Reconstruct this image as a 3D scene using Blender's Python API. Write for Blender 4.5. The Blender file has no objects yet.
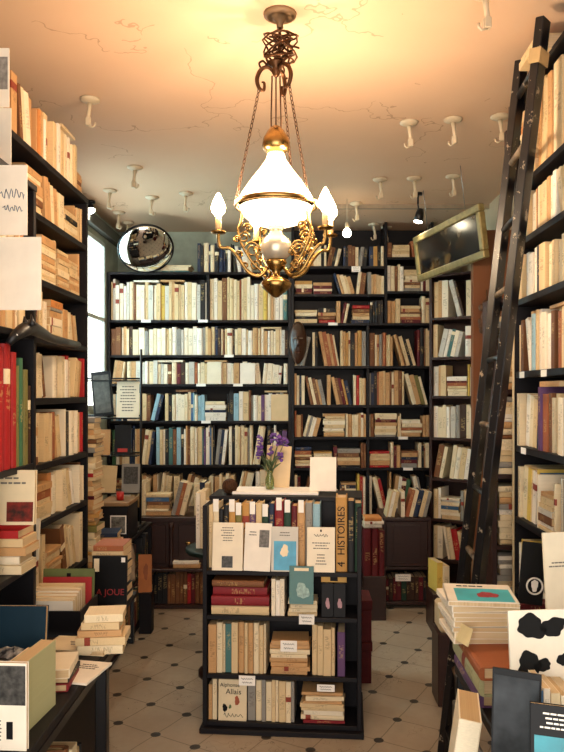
import bpy, bmesh, math, random
from mathutils import Vector, Matrix, Euler
random.seed(11)
PI = math.pi
S = bpy.context.scene
COL = S.collection
F, HX, HY, CAMZ, CEIL = 700.0, 300.0, 392.0, 1.55, 2.90
def W(px, py, Y):
    """point at depth Y from the camera that projects to the given picture position"""
    return Vector(((px - HX) / F * Y, Y, CAMZ + (HY - py) / F * Y))
def X(px, Y): return (px - HX) / F * Y
def Z(py, Y): return CAMZ + (HY - py) / F * Y
R = random.uniform

# ------------------------------------------------------------------ materials
def srgb(h):
    c = [int(h[i:i+2], 16) / 255 for i in (0, 2, 4)]
    return tuple((v / 12.92 if v <= .04045 else ((v + .055) / 1.055) ** 2.4) for v in c) + (1,)
MATS = {}
def newmat(name):
    m = bpy.data.materials.new(name); m.use_nodes = True
    nt = m.node_tree
    b = nt.nodes['Principled BSDF']
    return m, nt, b
def link(nt, a, b): nt.links.new(a, b)
def node(nt, t, **kw):
    n = nt.nodes.new(t)
    for k, v in kw.items():
        setattr(n, k, v)
    return n
def math_n(nt, op, a, b=None, c=None):
    n = nt.nodes.new('ShaderNodeMath'); n.operation = op
    for i, v in enumerate((a, b, c)):
        if v is None: continue
        if isinstance(v, (int, float)): n.inputs[i].default_value = v
        else: nt.links.new(v, n.inputs[i])
    return n.outputs[0]
def mixc(nt, f, a, b):
    n = nt.nodes.new('ShaderNodeMix'); n.data_type = 'RGBA'
    for s, v in ((n.inputs[0], f), (n.inputs[6], a), (n.inputs[7], b)):
        if isinstance(v, (int, float)): s.default_value = v
        elif isinstance(v, tuple): s.default_value = v
        else: nt.links.new(v, s)
    return n.outputs[2]
def pm(name, hexc, rough=.6, metal=0, var=.25, scale=14, bump=0, hex2=None, coat=0):
    """plain procedural material: noise between two tones"""
    if name in MATS: return MATS[name]
    m, nt, b = newmat(name)
    c = srgb(hexc)
    c2 = srgb(hex2) if hex2 else tuple(v * (1 - var) for v in c[:3]) + (1,)
    tc = node(nt, 'ShaderNodeTexCoord')
    nz = node(nt, 'ShaderNodeTexNoise'); nz.inputs['Scale'].default_value = scale; nz.inputs['Detail'].default_value = 4
    link(nt, tc.outputs['Object'], nz.inputs['Vector'])
    rp = node(nt, 'ShaderNodeMapRange'); rp.inputs[1].default_value = .35; rp.inputs[2].default_value = .68
    link(nt, nz.outputs[0], rp.inputs[0])
    link(nt, mixc(nt, rp.outputs[0], c, c2), b.inputs['Base Color'])
    b.inputs['Roughness'].default_value = rough; b.inputs['Metallic'].default_value = metal
    b.inputs['Coat Weight'].default_value = coat
    if not metal and sum(c[:3]) < .12: b.inputs['Specular IOR Level'].default_value = .18
    if bump:
        bp = node(nt, 'ShaderNodeBump'); bp.inputs['Strength'].default_value = bump; bp.inputs['Distance'].default_value = .01
        link(nt, nz.outputs[0], bp.inputs['Height']); link(nt, bp.outputs[0], b.inputs['Normal'])
    MATS[name] = m
    return m
def em(name, hexc, strength):
    if name in MATS: return MATS[name]
    m, nt, b = newmat(name)
    b.inputs['Base Color'].default_value = srgb(hexc)
    b.inputs['Emission Color'].default_value = srgb(hexc)
    b.inputs['Emission Strength'].default_value = strength
    MATS[name] = m
    return m
def wood(name, h1, h2, rough=.45, sc=(3, 3, 30)):
    if name in MATS: return MATS[name]
    m, nt, b = newmat(name)
    tc = node(nt, 'ShaderNodeTexCoord'); mp = node(nt, 'ShaderNodeMapping'); mp.inputs['Scale'].default_value = sc
    nz = node(nt, 'ShaderNodeTexNoise'); nz.inputs['Scale'].default_value = 2; nz.inputs['Detail'].default_value = 6
    link(nt, tc.outputs['Object'], mp.inputs[0]); link(nt, mp.outputs[0], nz.inputs['Vector'])
    link(nt, mixc(nt, nz.outputs[0], srgb(h1), srgb(h2)), b.inputs['Base Color'])
    b.inputs['Roughness'].default_value = rough
    if name == 'black_stained_wood': b.inputs['Specular IOR Level'].default_value = .22
    MATS[name] = m
    return m

def book_inputs(nt, mass):
    if not mass:
        oi = node(nt, 'ShaderNodeObjectInfo'); tc = node(nt, 'ShaderNodeTexCoord')
        return tc.outputs['Generated'], oi.outputs['Color'], oi.outputs['Random']
    a = node(nt, 'ShaderNodeAttribute'); a.attribute_name = 'book_position'
    c = node(nt, 'ShaderNodeAttribute'); c.attribute_name = 'book_colour'
    r = node(nt, 'ShaderNodeAttribute'); r.attribute_name = 'book_random'
    return a.outputs['Vector'], c.outputs['Color'], r.outputs['Fac']
def cover_material(mass=False):
    m, nt, b = newmat('book_cover')
    tc = node(nt, 'ShaderNodeTexCoord')
    gen, ocol, rnd = book_inputs(nt, mass)
    sp = node(nt, 'ShaderNodeSeparateXYZ'); link(nt, gen, sp.inputs[0])
    r2 = math_n(nt, 'FRACT', math_n(nt, 'MULTIPLY', rnd, 17.31))
    r3 = math_n(nt, 'FRACT', math_n(nt, 'MULTIPLY', rnd, 53.77))
    r4 = math_n(nt, 'FRACT', math_n(nt, 'MULTIPLY', rnd, 91.13))
    x, y, z = sp.outputs
    spine = math_n(nt, 'LESS_THAN', y, .035)
    inx = math_n(nt, 'LESS_THAN', math_n(nt, 'ABSOLUTE', math_n(nt, 'SUBTRACT', x, .5)), .3)
    zc = math_n(nt, 'ADD', math_n(nt, 'MULTIPLY', r2, .35), .4)
    hw = math_n(nt, 'ADD', math_n(nt, 'MULTIPLY', r3, .16), .08)
    band = math_n(nt, 'LESS_THAN', math_n(nt, 'ABSOLUTE', math_n(nt, 'SUBTRACT', z, zc)), hw)
    cv = node(nt, 'ShaderNodeCombineXYZ')
    link(nt, math_n(nt, 'MULTIPLY', x, 2.5), cv.inputs[0]); link(nt, math_n(nt, 'MULTIPLY', z, 42.0), cv.inputs[2])
    link(nt, math_n(nt, 'MULTIPLY', rnd, 300.0), cv.inputs[1])
    nz = node(nt, 'ShaderNodeTexNoise'); nz.inputs['Scale'].default_value = 1; nz.inputs['Detail'].default_value = 1
    link(nt, cv.outputs[0], nz.inputs['Vector'])
    ink = math_n(nt, 'GREATER_THAN', nz.outputs[0], .52)
    fac = math_n(nt, 'MULTIPLY', math_n(nt, 'MULTIPLY', spine, inx), math_n(nt, 'MULTIPLY', band, ink))
    bw = node(nt, 'ShaderNodeRGBToBW'); link(nt, ocol, bw.inputs[0])
    light = math_n(nt, 'GREATER_THAN', bw.outputs[0], .16)
    inkc = mixc(nt, light, srgb('d8b878'), srgb('3a241a'))
    # a title block of another tone on some spines
    lab = math_n(nt, 'MULTIPLY', math_n(nt, 'LESS_THAN', math_n(nt, 'ABSOLUTE', math_n(nt, 'SUBTRACT', z, math_n(nt, 'ADD', zc, .12))), .06), math_n(nt, 'LESS_THAN', r4, .07))
    labf = math_n(nt, 'MULTIPLY', lab, spine)
    labc = mixc(nt, light, srgb('e6d6b4'), srgb('8a3a2a'))
    # wear and grime
    n2 = node(nt, 'ShaderNodeTexNoise'); n2.inputs['Scale'].default_value = 35; n2.inputs['Detail'].default_value = 3
    link(nt, tc.outputs['Object'], n2.inputs['Vector'])
    n3 = node(nt, 'ShaderNodeTexNoise'); n3.inputs['Scale'].default_value = 3
    link(nt, cv.outputs[0], n3.inputs['Vector'])
    hsv = node(nt, 'ShaderNodeHueSaturation')
    link(nt, ocol, hsv.inputs['Color'])
    link(nt, math_n(nt, 'ADD', math_n(nt, 'MULTIPLY', n3.outputs[0], .3), .82), hsv.inputs['Value'])
    c = mixc(nt, labf, hsv.outputs[0], labc)
    c = mixc(nt, math_n(nt, 'MULTIPLY', fac, .33), c, inkc)
    link(nt, c, b.inputs['Base Color'])
    b.inputs['Roughness'].default_value = .55; b.inputs['Specular IOR Level'].default_value = .3
    return m
def paper_material(mass=False):
    m, nt, b = newmat('page_edges')
    gen, ocol, rnd = book_inputs(nt, mass)
    sp = node(nt, 'ShaderNodeSeparateXYZ'); link(nt, gen, sp.inputs[0])
    cv = node(nt, 'ShaderNodeCombineXYZ')
    link(nt, math_n(nt, 'MULTIPLY', sp.outputs[0], 40.0), cv.inputs[0]); link(nt, math_n(nt, 'MULTIPLY', sp.outputs[2], .8), cv.inputs[2])
    link(nt, math_n(nt, 'MULTIPLY', rnd, 50.0), cv.inputs[1])
    nz = node(nt, 'ShaderNodeTexNoise'); nz.inputs['Scale'].default_value = 1; nz.inputs['Detail'].default_value = 2
    link(nt, cv.outputs[0], nz.inputs['Vector'])
    tone = mixc(nt, rnd, srgb('e6d3b0'), srgb('cdb084'))
    link(nt, mixc(nt, nz.outputs[0], tone, srgb('a98960')), b.inputs['Base Color'])
    b.inputs['Roughness'].default_value = .85
    return m
COVER, PAPER = cover_material(), paper_material()
BLACKWOOD = wood('black_stained_wood', '0d0d12', '171418', .5)
DARKWOOD = wood('dark_mahogany', '22110e', '371c15', .4)
REDWOOD = wood('red_brown_wood', '66391f', '80502e', .5, (6, 6, 1))
CREAMWOOD = wood('cream_painted_board', 'cdb48e', 'bfa57c', .6)
BLACKMET = pm('black_painted_metal', '121318', .35, .3, .3)
STEEL = pm('worn_steel', '8d8b88', .35, .9)
BRASS = pm('aged_brass', 'b08c54', .27, 1, .5, 30)
BRASSD = pm('dark_bronze', '5a3a22', .4, .8, .4, 30)
SILVER = pm('pewter_enamel', 'cfc3ae', .25, .5, .3, 20)
WHITEP = pm('white_card', 'efe9e0', .7, 0, .06)
CREAMP = pm('cream_card', 'e8d6b4', .7, 0, .12)
INK = pm('printed_black', '0f0f11', .6, 0, .2)
GREYINK = pm('printed_grey', '6d675f', .7, 0, .2)
PLASTER = pm('white_plaster_fitting', 'c2b094', .6, 0, .15)

# ------------------------------------------------------------------ mesh builder
class MB:
    def __init__(s): s.bm = bmesh.new(); s.slot = 0
    def _mark(s, fs, mi):
        for f in fs: f.material_index = mi
    def box(s, a, b, mi=0, M=None, bev=0):
        a, b = Vector(a), Vector(b)
        r = bmesh.ops.create_cube(s.bm, size=1)
        vs = r['verts']
        for v in vs:
            v.co = Vector(((a[i] + b[i]) / 2 + v.co[i] * abs(b[i] - a[i]) for i in range(3)))
        fs = {f for v in vs for f in v.link_faces}
        s._mark(fs, mi)
        if bev:
            es = list({e for v in vs for e in v.link_edges})
            rb = bmesh.ops.bevel(s.bm, geom=es, offset=bev, segments=1, affect='EDGES', clamp_overlap=True)
            s._mark(rb['faces'], mi)
            vs = list({v for f in rb['faces'] for v in f.verts} | {v for v in vs if v.is_valid})
        if M is not None: bmesh.ops.transform(s.bm, matrix=M, verts=vs)
        return s
    def tube(s, pts, r, n=8, mi=0, cap=True, closed=False):
        pts = [Vector(p) for p in pts]
        rs = r if isinstance(r, (list, tuple)) else [r] * len(pts)
        rings = []; up = None
        for i, p in enumerate(pts):
            if closed: t = pts[(i + 1) % len(pts)] - pts[i - 1]
            else: t = pts[min(i + 1, len(pts) - 1)] - pts[max(i - 1, 0)]
            t = t.normalized() if t.length > 1e-9 else Vector((0, 0, 1))
            if up is None: up = Vector((0, 0, 1)) if abs(t.z) < .9 else Vector((1, 0, 0))
            a = t.cross(up)
            if a.length < 1e-5: a = t.orthogonal()
            a.normalize(); b = a.cross(t).normalized(); up = b
            rings.append([s.bm.verts.new(p + (a * math.cos(2 * PI * k / n) + b * math.sin(2 * PI * k / n)) * rs[i]) for k in range(n)])
        m = len(rings)
        for i in range(m if closed else m - 1):
            A, B = rings[i], rings[(i + 1) % m]
            for k in range(n):
                f = s.bm.faces.new((A[k], A[(k + 1) % n], B[(k + 1) % n], B[k])); f.material_index = mi; f.smooth = True
        if cap and not closed:
            for rg in (rings[0][::-1], rings[-1]):
                f = s.bm.faces.new(rg); f.material_index = mi
        return s
    def lathe(s, prof, n=24, mi=0, at=(0, 0, 0), M=None):
        at = Vector(at); rings = []
        for r, z in prof:
            rings.append([s.bm.verts.new(at + Vector((max(r, 1e-4) * math.cos(2 * PI * k / n), max(r, 1e-4) * math.sin(2 * PI * k / n), z))) for k in range(n)])
        for A, B in zip(rings, rings[1:]):
            for k in range(n):
                f = s.bm.faces.new((A[k], A[(k + 1) % n], B[(k + 1) % n], B[k])); f.material_index = mi; f.smooth = True
        for rg in (rings[0], rings[-1]):
            try:
                f = s.bm.faces.new(rg); f.material_index = mi
            except ValueError: pass
        if M is not None: bmesh.ops.transform(s.bm, matrix=M, verts=[v for rg in rings for v in rg])
        return s
    def ball(s, c, r, mi=0, seg=16, sc=(1, 1, 1), M=None):
        q = bmesh.ops.create_uvsphere(s.bm, u_segments=seg, v_segments=max(6, seg // 2), radius=r)
        for v in q['verts']:
            v.co = Vector((v.co.x * sc[0], v.co.y * sc[1], v.co.z * sc[2]))
        if M is not None: bmesh.ops.transform(s.bm, matrix=M, verts=q['verts'])
        for v in q['verts']: v.co += Vector(c)
        for f in {f for v in q['verts'] for f in v.link_faces}: f.material_index = mi; f.smooth = True
        return s
    def prism(s, pts, d, mi=0):
        """outline in the local x-z plane pushed d along y"""
        A = [s.bm.verts.new((p[0], 0, p[1])) for p in pts]; B = [s.bm.verts.new((p[0], d, p[1])) for p in pts]
        fs = [s.bm.faces.new(A), s.bm.faces.new(B[::-1])]
        n = len(pts)
        for k in range(n): fs.append(s.bm.faces.new((A[(k + 1) % n], A[k], B[k], B[(k + 1) % n])))
        s._mark(fs, mi)
        return s
    def mesh(s, name, mats):
        bmesh.ops.recalc_face_normals(s.bm, faces=s.bm.faces[:])
        me = bpy.data.meshes.new(name); s.bm.to_mesh(me); s.bm.free()
        for m in (mats if isinstance(mats, (list, tuple)) else [mats]): me.materials.append(m)
        return me
    def obj(s, name, mats, parent=None, M=None):
        o = bpy.data.objects.new(name, s.mesh(name, mats)); COL.objects.link(o)
        if M is not None: o.matrix_basis = M
        if parent is not None: o.parent = parent
        return o

def tag(o, label=None, cat=None, group=None, kind=None):
    if label: o['label'] = label
    if cat: o['category'] = cat
    if group: o['group'] = group
    if kind: o['kind'] = kind
    return o
def thing(name, label, cat, M=None, group=None):
    o = bpy.data.objects.new(name, None); COL.objects.link(o); o.empty_display_size = .05
    if M is not None: o.matrix_basis = M
    return tag(o, label, cat, group)
def struct(name, mb, mats): return tag(mb.obj(name, mats), kind='structure')
def T(*a): return Matrix.Translation(Vector(a))
def RX(a): return Matrix.Rotation(a, 4, 'X')
def RY(a): return Matrix.Rotation(a, 4, 'Y')
def RZ(a): return Matrix.Rotation(a, 4, 'Z')
def SC(x, y, z): return Matrix.Diagonal((x, y, z, 1))
def text_mesh(txt, size, extr=.0006):
    c = bpy.data.curves.new('lettering', 'FONT'); c.body = txt; c.size = size; c.extrude = extr; c.align_x = 'CENTER'; c.align_y = 'CENTER'
    o = bpy.data.objects.new('lettering', c); COL.objects.link(o)
    dg = bpy.context.evaluated_depsgraph_get()
    me = bpy.data.meshes.new_from_object(o.evaluated_get(dg))
    bpy.data.objects.remove(o)
    return me
def text_obj(txt, size, mat, parent, M, name='title_lettering'):
    me = text_mesh(txt, size); me.materials.clear(); me.materials.append(mat)
    o = bpy.data.objects.new(name, me); COL.objects.link(o); o.matrix_basis = M; o.parent = parent
    return o

# ------------------------------------------------------------------ books
PAL = dict(cream='dfcca8', ivory='e6d8be', beige='d3b88c', tan='bf9464', grey='8a857d', white='e8dece', brown='744a2c', black='1a1a1d',
           rust='9a5836', orange='c27f45', red='a52224', maroon='5c161d', navy='1c2943', blue='3f648a', teal='44706f', green='3f6a4c',
           olive='77713e', yellow='cfae52', purple='5e4068', pink='cc8f8c')
PAL['pale grey'] = 'c6c0b4'; PAL['dark brown'] = '3a2519'; PAL['pale blue'] = '8db0bd'; PAL['dark green'] = '1f3a2c'; PAL['dark red'] = '7c1a22'
PAL['sage green'] = 'b0ae86'; PAL['dark blue'] = '173040'; PAL['dark grey'] = '45433f'; PAL['ochre'] = 'b98a4a'
COLR = {k: srgb(v) for k, v in PAL.items()}
MIX_TAN = dict(cream=20, beige=22, ivory=10, tan=18, rust=2, brown=5, red=1, white=4, maroon=2, grey=2, orange=2)
MIX_PALE = dict(cream=22, ivory=20, white=14, beige=18, tan=8, brown=4, grey=4, black=4, navy=2, rust=2, teal=2, maroon=2, yellow=1)
MIX_PALE['pale grey'] = 10; MIX_PALE['dark brown'] = 2
MIX_ALL = dict(cream=18, ivory=10, beige=14, white=8, tan=10, brown=7, black=7, navy=5, blue=3, teal=3, green=3, red=4, maroon=3, rust=4, grey=5, orange=2, yellow=2, purple=2)
MIX_OLD = dict(tan=18, beige=18, cream=14, brown=13, rust=5, red=2, maroon=4, black=6, navy=3, grey=5, olive=2, green=1, ochre=3)
MIX_DARK = dict(black=12, brown=12, maroon=8, navy=5, tan=3, red=3, grey=4); MIX_DARK['dark brown'] = 14; MIX_DARK['dark green'] = 5
MIX_COOL = dict(white=12, cream=14, ivory=8, teal=3, blue=3, black=7, navy=5, green=2, brown=5, red=1, purple=2, beige=10, tan=6, grey=8); MIX_COOL['pale blue'] = 8
def pick(mix): return random.choices(list(mix), list(mix.values()))[0]

def unit_cover(hard, joined):
    """x thickness, y spine to fore-edge, z height, all 0..1"""
    t = .11 if hard else .07
    mb = MB()
    if hard:     # rounded spine with overhanging boards
        prof = [(0, .06), (.06, .022), (.25, .004), (.5, 0), (.75, .004), (.94, .022), (1, .06), (1, 1), (1 - t, 1), (1 - t, .07), (t, .07), (t, 1), (0, 1)]
    else:
        prof = [(0, .012), (.05, 0), (.95, 0), (1, .012), (1, 1), (1 - t, 1), (1 - t, .02), (t, .02), (t, 1), (0, 1)]
    A = [mb.bm.verts.new((x, y, 0)) for x, y in prof]; B = [mb.bm.verts.new((x, y, 1)) for x, y in prof]
    n = len(prof)
    for k in range(n): mb.bm.faces.new((A[k], A[(k + 1) % n], B[(k + 1) % n], B[k]))
    mb.bm.faces.new(A[::-1]); mb.bm.faces.new(B)
    if joined: page_into(mb, hard, 1)
    return mb.mesh('hardback_book' if hard else 'paperback', [COVER, PAPER])
def page_into(mb, hard, mi):
    t = .11 if hard else .07
    if hard: mb.box((t, .07, .02), (1 - t, .965, .98), mi)
    else: mb.box((t, .02, .0015), (1 - t, .993, .9985), mi)
def unit_pages(hard):
    mb = MB(); page_into(mb, hard, 0)
    return mb.mesh('page_block', PAPER)
UC = {(h, j): unit_cover(h, j) for h in (False, True) for j in (False, True)}
UP = {h: unit_pages(h) for h in (False, True)}
NBOOK = [0]; BOOKS = []
def book(M, t, d, h, color, hard, label, group, detail):
    nm_ = 'hardback_book' if hard else 'booklet' if t < .0155 else 'paperback'
    if nm_ == 'booklet': label = label.replace('slim paperback', 'slim booklet')
    o = bpy.data.objects.new(nm_, UC[(hard, not detail)]); COL.objects.link(o)
    o.matrix_basis = M @ SC(t, d, h); o.color = COLR[color]
    tag(o, label, 'book', group)
    if detail:
        p = bpy.data.objects.new('page_block', UP[hard]); COL.objects.link(p); p.parent = o
    NBOOK[0] += 1; BOOKS.append(o)
    return o
ONES = 'zeroth first second third fourth fifth sixth seventh eighth ninth tenth eleventh twelfth thirteenth fourteenth fifteenth sixteenth seventeenth eighteenth nineteenth'.split()
TENS = {20: 'twent', 30: 'thirt', 40: 'fort', 50: 'fift', 60: 'sixt', 70: 'sevent'}
def nth(n):
    if n < 20: return ONES[n]
    t = TENS[n // 10 * 10]
    return t + 'ieth' if n % 10 == 0 else t + 'y-' + ONES[n % 10]
def size_word(t, h):
    return 'thick' if t > .036 else 'slim' if t < .0155 else 'tall' if h > .235 else 'small' if h < .165 else ''
def frame(ox, oy, ux, uy):
    """shelf frame: x along the shelf, y into it, z up"""
    u = Vector((ux, uy, 0)).normalized(); inn = Vector((-u.y, u.x, 0))
    return Matrix(((u.x, inn.x, 0, ox), (u.y, inn.y, 0, oy), (0, 0, 1, 0), (0, 0, 0, 1)))
G = .0006
def row(fr, x0, x1, z, hmax, mix, end, place, group, detail=False, tm=.021, ts=.007, hr=(.72, .97), back=.012, setb=.012, hard=.42, lean=.08, pile=.05, depth=(.12, .17), fixed=None, top=.25, skip=0):
    """one shelf of books from x0 to x1: upright, leaning or lying, each its own object"""
    x = x0; k = 0; z += G; base = R(*hr) * hmax; recs = []
    fixed = list(fixed or []); run = []
    def lab(c, t, h, hd, extra=''):
        nonlocal k
        k += 1
        s = (size_word(t, h) + ' ') if size_word(t, h) else ''
        return f"{c} {s}{'hardback' if hd else 'paperback'}{extra}, {nth(k)} from {end}, {place}"
    while x < x1 - .006:
        t = max(.007, random.gauss(tm, ts)); hd = random.random() < hard
        if R(0, 1) < .12: base = R(*hr) * hmax
        h = min(hmax * .985, base * R(.93, 1.05)); d = R(*depth); c = pick(mix)
        if fixed and x - x0 >= fixed[0][0]:
            _, c, t, hf = fixed.pop(0); h = hf * hmax
        sb = back + R(0, setb)
        room = x1 - x
        if room < t + G:
            if room < .009: break
            t = room - G
        q = random.random()
        if q < pile and room > .16:                                    # a lying pile
            L = min(R(.13, .19), room - .005); zz = z
            while zz < z + hmax * R(.55, .95) - .02:
                t2 = R(.012, .034); c2 = pick(mix); hd2 = random.random() < hard; w2 = L * R(.88, 1)
                if zz + t2 > z + hmax - .01: break
                M = fr @ T(x + w2 + (L - w2) * R(0, 1), back + R(0, .01), zz) @ RY(-PI / 2)
                book(M, t2, R(.1, .14), w2, c2, hd2, lab(c2, t2, w2, hd2, ' lying flat'), group, detail)
                zz += t2 + G
            x += L + .004; run = []
            continue
        if q < pile + lean and room > .14:                             # a few leaning to one side
            a = R(.1, .3); n = random.randint(2, 5); lft = random.random() < .5 and k > 0
            need = h * math.sin(a)
            if lft: x += need
            for _ in range(n):
                w = t / math.cos(a) + G
                if x + w + (0 if lft else need) > x1: break
                if lft: M = fr @ T(x, sb, z) @ RY(-a)
                else: M = fr @ T(x + t * math.cos(a), sb, z) @ RY(a) @ T(-t, 0, 0)
                book(M, t, d, h, c, hd, lab(c, t, h, hd, ' leaning'), group, detail)
                x += w; t = max(.008, random.gauss(tm, ts)); c = pick(mix); hd = random.random() < hard; h *= R(.94, 1.0)
            x += .006 if lft else need + .006
            run = []
            continue
        book(fr @ T(x, sb, z), t, d, h, c, hd, lab(c, t, h, hd), group, detail)
        run.append((x, t, h)); x += t + R(.0004, .0016)
        if len(run) >= 7 and R(0, 1) < top * .35:                       # one lying along the tops
            rr = run[-7:]; hh = max(r[2] for r in rr); L = rr[-1][0] + rr[-1][1] - rr[0][0]
            t2 = R(.01, .022)
            if hh + t2 + .004 < hmax and L > .09:
                L = min(L, .2); c2 = pick(mix); hd2 = False
                book(fr @ T(rr[0][0] + L, back + .008, z + hh + G) @ RY(-PI / 2), t2, .12, L, c2, hd2, lab(c2, t2, L, hd2, ' lying on top'), group, detail)
            run = []
    return k
def pile(fr, x, y, z, n, L, d, mix, place, group, detail=True, tr=(.012, .03), hard=.3, jit=.06, first=None, zmax=99, colors=None):
    """lying pile, bottom first; returns its top"""
    z += G
    for i in range(n):
        t = R(*tr); c = pick(mix); hd = random.random() < hard; w = L * R(.86, 1); dd = d * R(.88, 1)
        if colors and i < len(colors):
            c = colors[i][0]
            if len(colors[i]) > 1: t = colors[i][1]
        if z + t > zmax: break
        a = R(-jit, jit)
        M = fr @ T(x + L / 2 + R(-.006, .006), y + d / 2, z) @ RZ(a) @ T(w / 2, -dd / 2, 0) @ RY(-PI / 2)
        pos = 'bottom book' if i == 0 else 'topmost book' if i == n - 1 else f'{nth(i + 1)} book up'
        book(M, t, dd, w, c, hd, f"{c} {'hardback' if hd else 'paperback'}, {pos} of {place}", group, detail)
        z += t + G
    return z

def face_book(name, label, M, w, h, t, color, art=(), group=None, cat='book', pages=True, matc=None):
    """a book or card that shows its front: local x across, y away from the viewer, z up, origin at the bottom middle"""
    o = None
    c = matc or pm('cover_' + color.replace(' ', '_'), PAL[color], .5, 0, .1)
    mb = MB()
    if pages and t > .006:
        b = min(.0018, t * .2)
        mb.box((-w / 2, 0, 0), (w / 2, b, h)); mb.box((-w / 2, t - b, 0), (w / 2, t, h)); mb.box((-w / 2, 0, 0), (-w / 2 + b, t, h))
        o = mb.obj(name, c, None, M)
        MB().box((-w / 2 + b, b, .0015), (w / 2 - .002, t - b, h - .0015)).obj('page_block', PAPER, o)
    else:
        mb.box((-w / 2, 0, 0), (w / 2, t, h)); o = mb.obj(name, c, None, M)
    tag(o, label, cat, group)
    for a in art: decal(o, w, h, *a)
    return o
def decal(o, w, h, kind, x0, z0, x1, z1, mat, name=None, extra=None):
    """printed art on the front, fractions of the cover"""
    mb = MB(); y0, y1 = -.0009, .0002
    xa, xb, za, zb = -w / 2 + x0 * w, -w / 2 + x1 * w, z0 * h, z1 * h
    if kind == 'rect': mb.box((xa, y0, za), (xb, y1, zb))
    elif kind == 'lines':
        n = extra or 4; rnd = random.Random(int(x0 * 1000 + z1 * 77))
        for i in range(n):
            zc = zb - (i + .5) * (zb - za) / n; hh = (zb - za) / n * .18; c = (xa + xb) / 2; L = (xb - xa) * rnd.uniform(.55, 1)
            xx = c - L / 2
            while xx < c + L / 2:
                q = min(rnd.uniform(.06, .16) * (xb - xa), c + L / 2 - xx + .001)
                mb.box((xx, y0, zc - hh), (xx + q, y1, zc + hh)); xx += q + .025 * (xb - xa)
    elif kind == 'blob':
        rnd = random.Random(int(x0 * 1000 + z1 * 77 + (extra or 0))); n = 40; pts = []; ph = [rnd.uniform(0, 6.3) for _ in range(3)]
        for i in range(n):
            u = 2 * PI * i / n; r = .78 + .1 * math.sin(2 * u + ph[0]) + .08 * math.sin(3 * u + ph[1]) + .05 * math.sin(7 * u + ph[2]); a = 2 * PI * i / n
            pts.append(((xa + xb) / 2 + math.cos(a) * r * (xb - xa) / 2, (za + zb) / 2 + math.sin(a) * r * (zb - za) / 2))
        mb.prism(pts, y1 - y0)
        for v in mb.bm.verts: v.co.y += y0 - .0004
    elif kind == 'ring':
        rr = min(xb - xa, zb - za) / 2; c = Vector(((xa + xb) / 2, y0, (za + zb) / 2))
        mb.tube([c + Vector((math.cos(2 * PI * i / 24) * rr, 0, math.sin(2 * PI * i / 24) * rr)) for i in range(24)], .003, 5, closed=True)
    elif kind == 'scrawl':
        rnd = random.Random(extra or 3); n = 26; pts = []
        for i in range(n):
            f = i / (n - 1)
            pts.append((xa + (xb - xa) * f + rnd.uniform(-.01, .01) * w, -.0008, (za + zb) / 2 + math.sin(f * 31 + rnd.uniform(-.5, .5)) * (zb - za) / 2 * rnd.uniform(.3, 1)))
        mb.tube(pts, .0011, 4)
    ob = mb.obj(name or {'rect': 'cover_panel', 'lines': 'printed_lines', 'blob': 'cover_drawing', 'ring': 'round_emblem', 'scrawl': 'handwriting'}[kind], mat, o)
    return ob
def P3(px, py, Y): return T(*W(px, py, Y))

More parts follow.
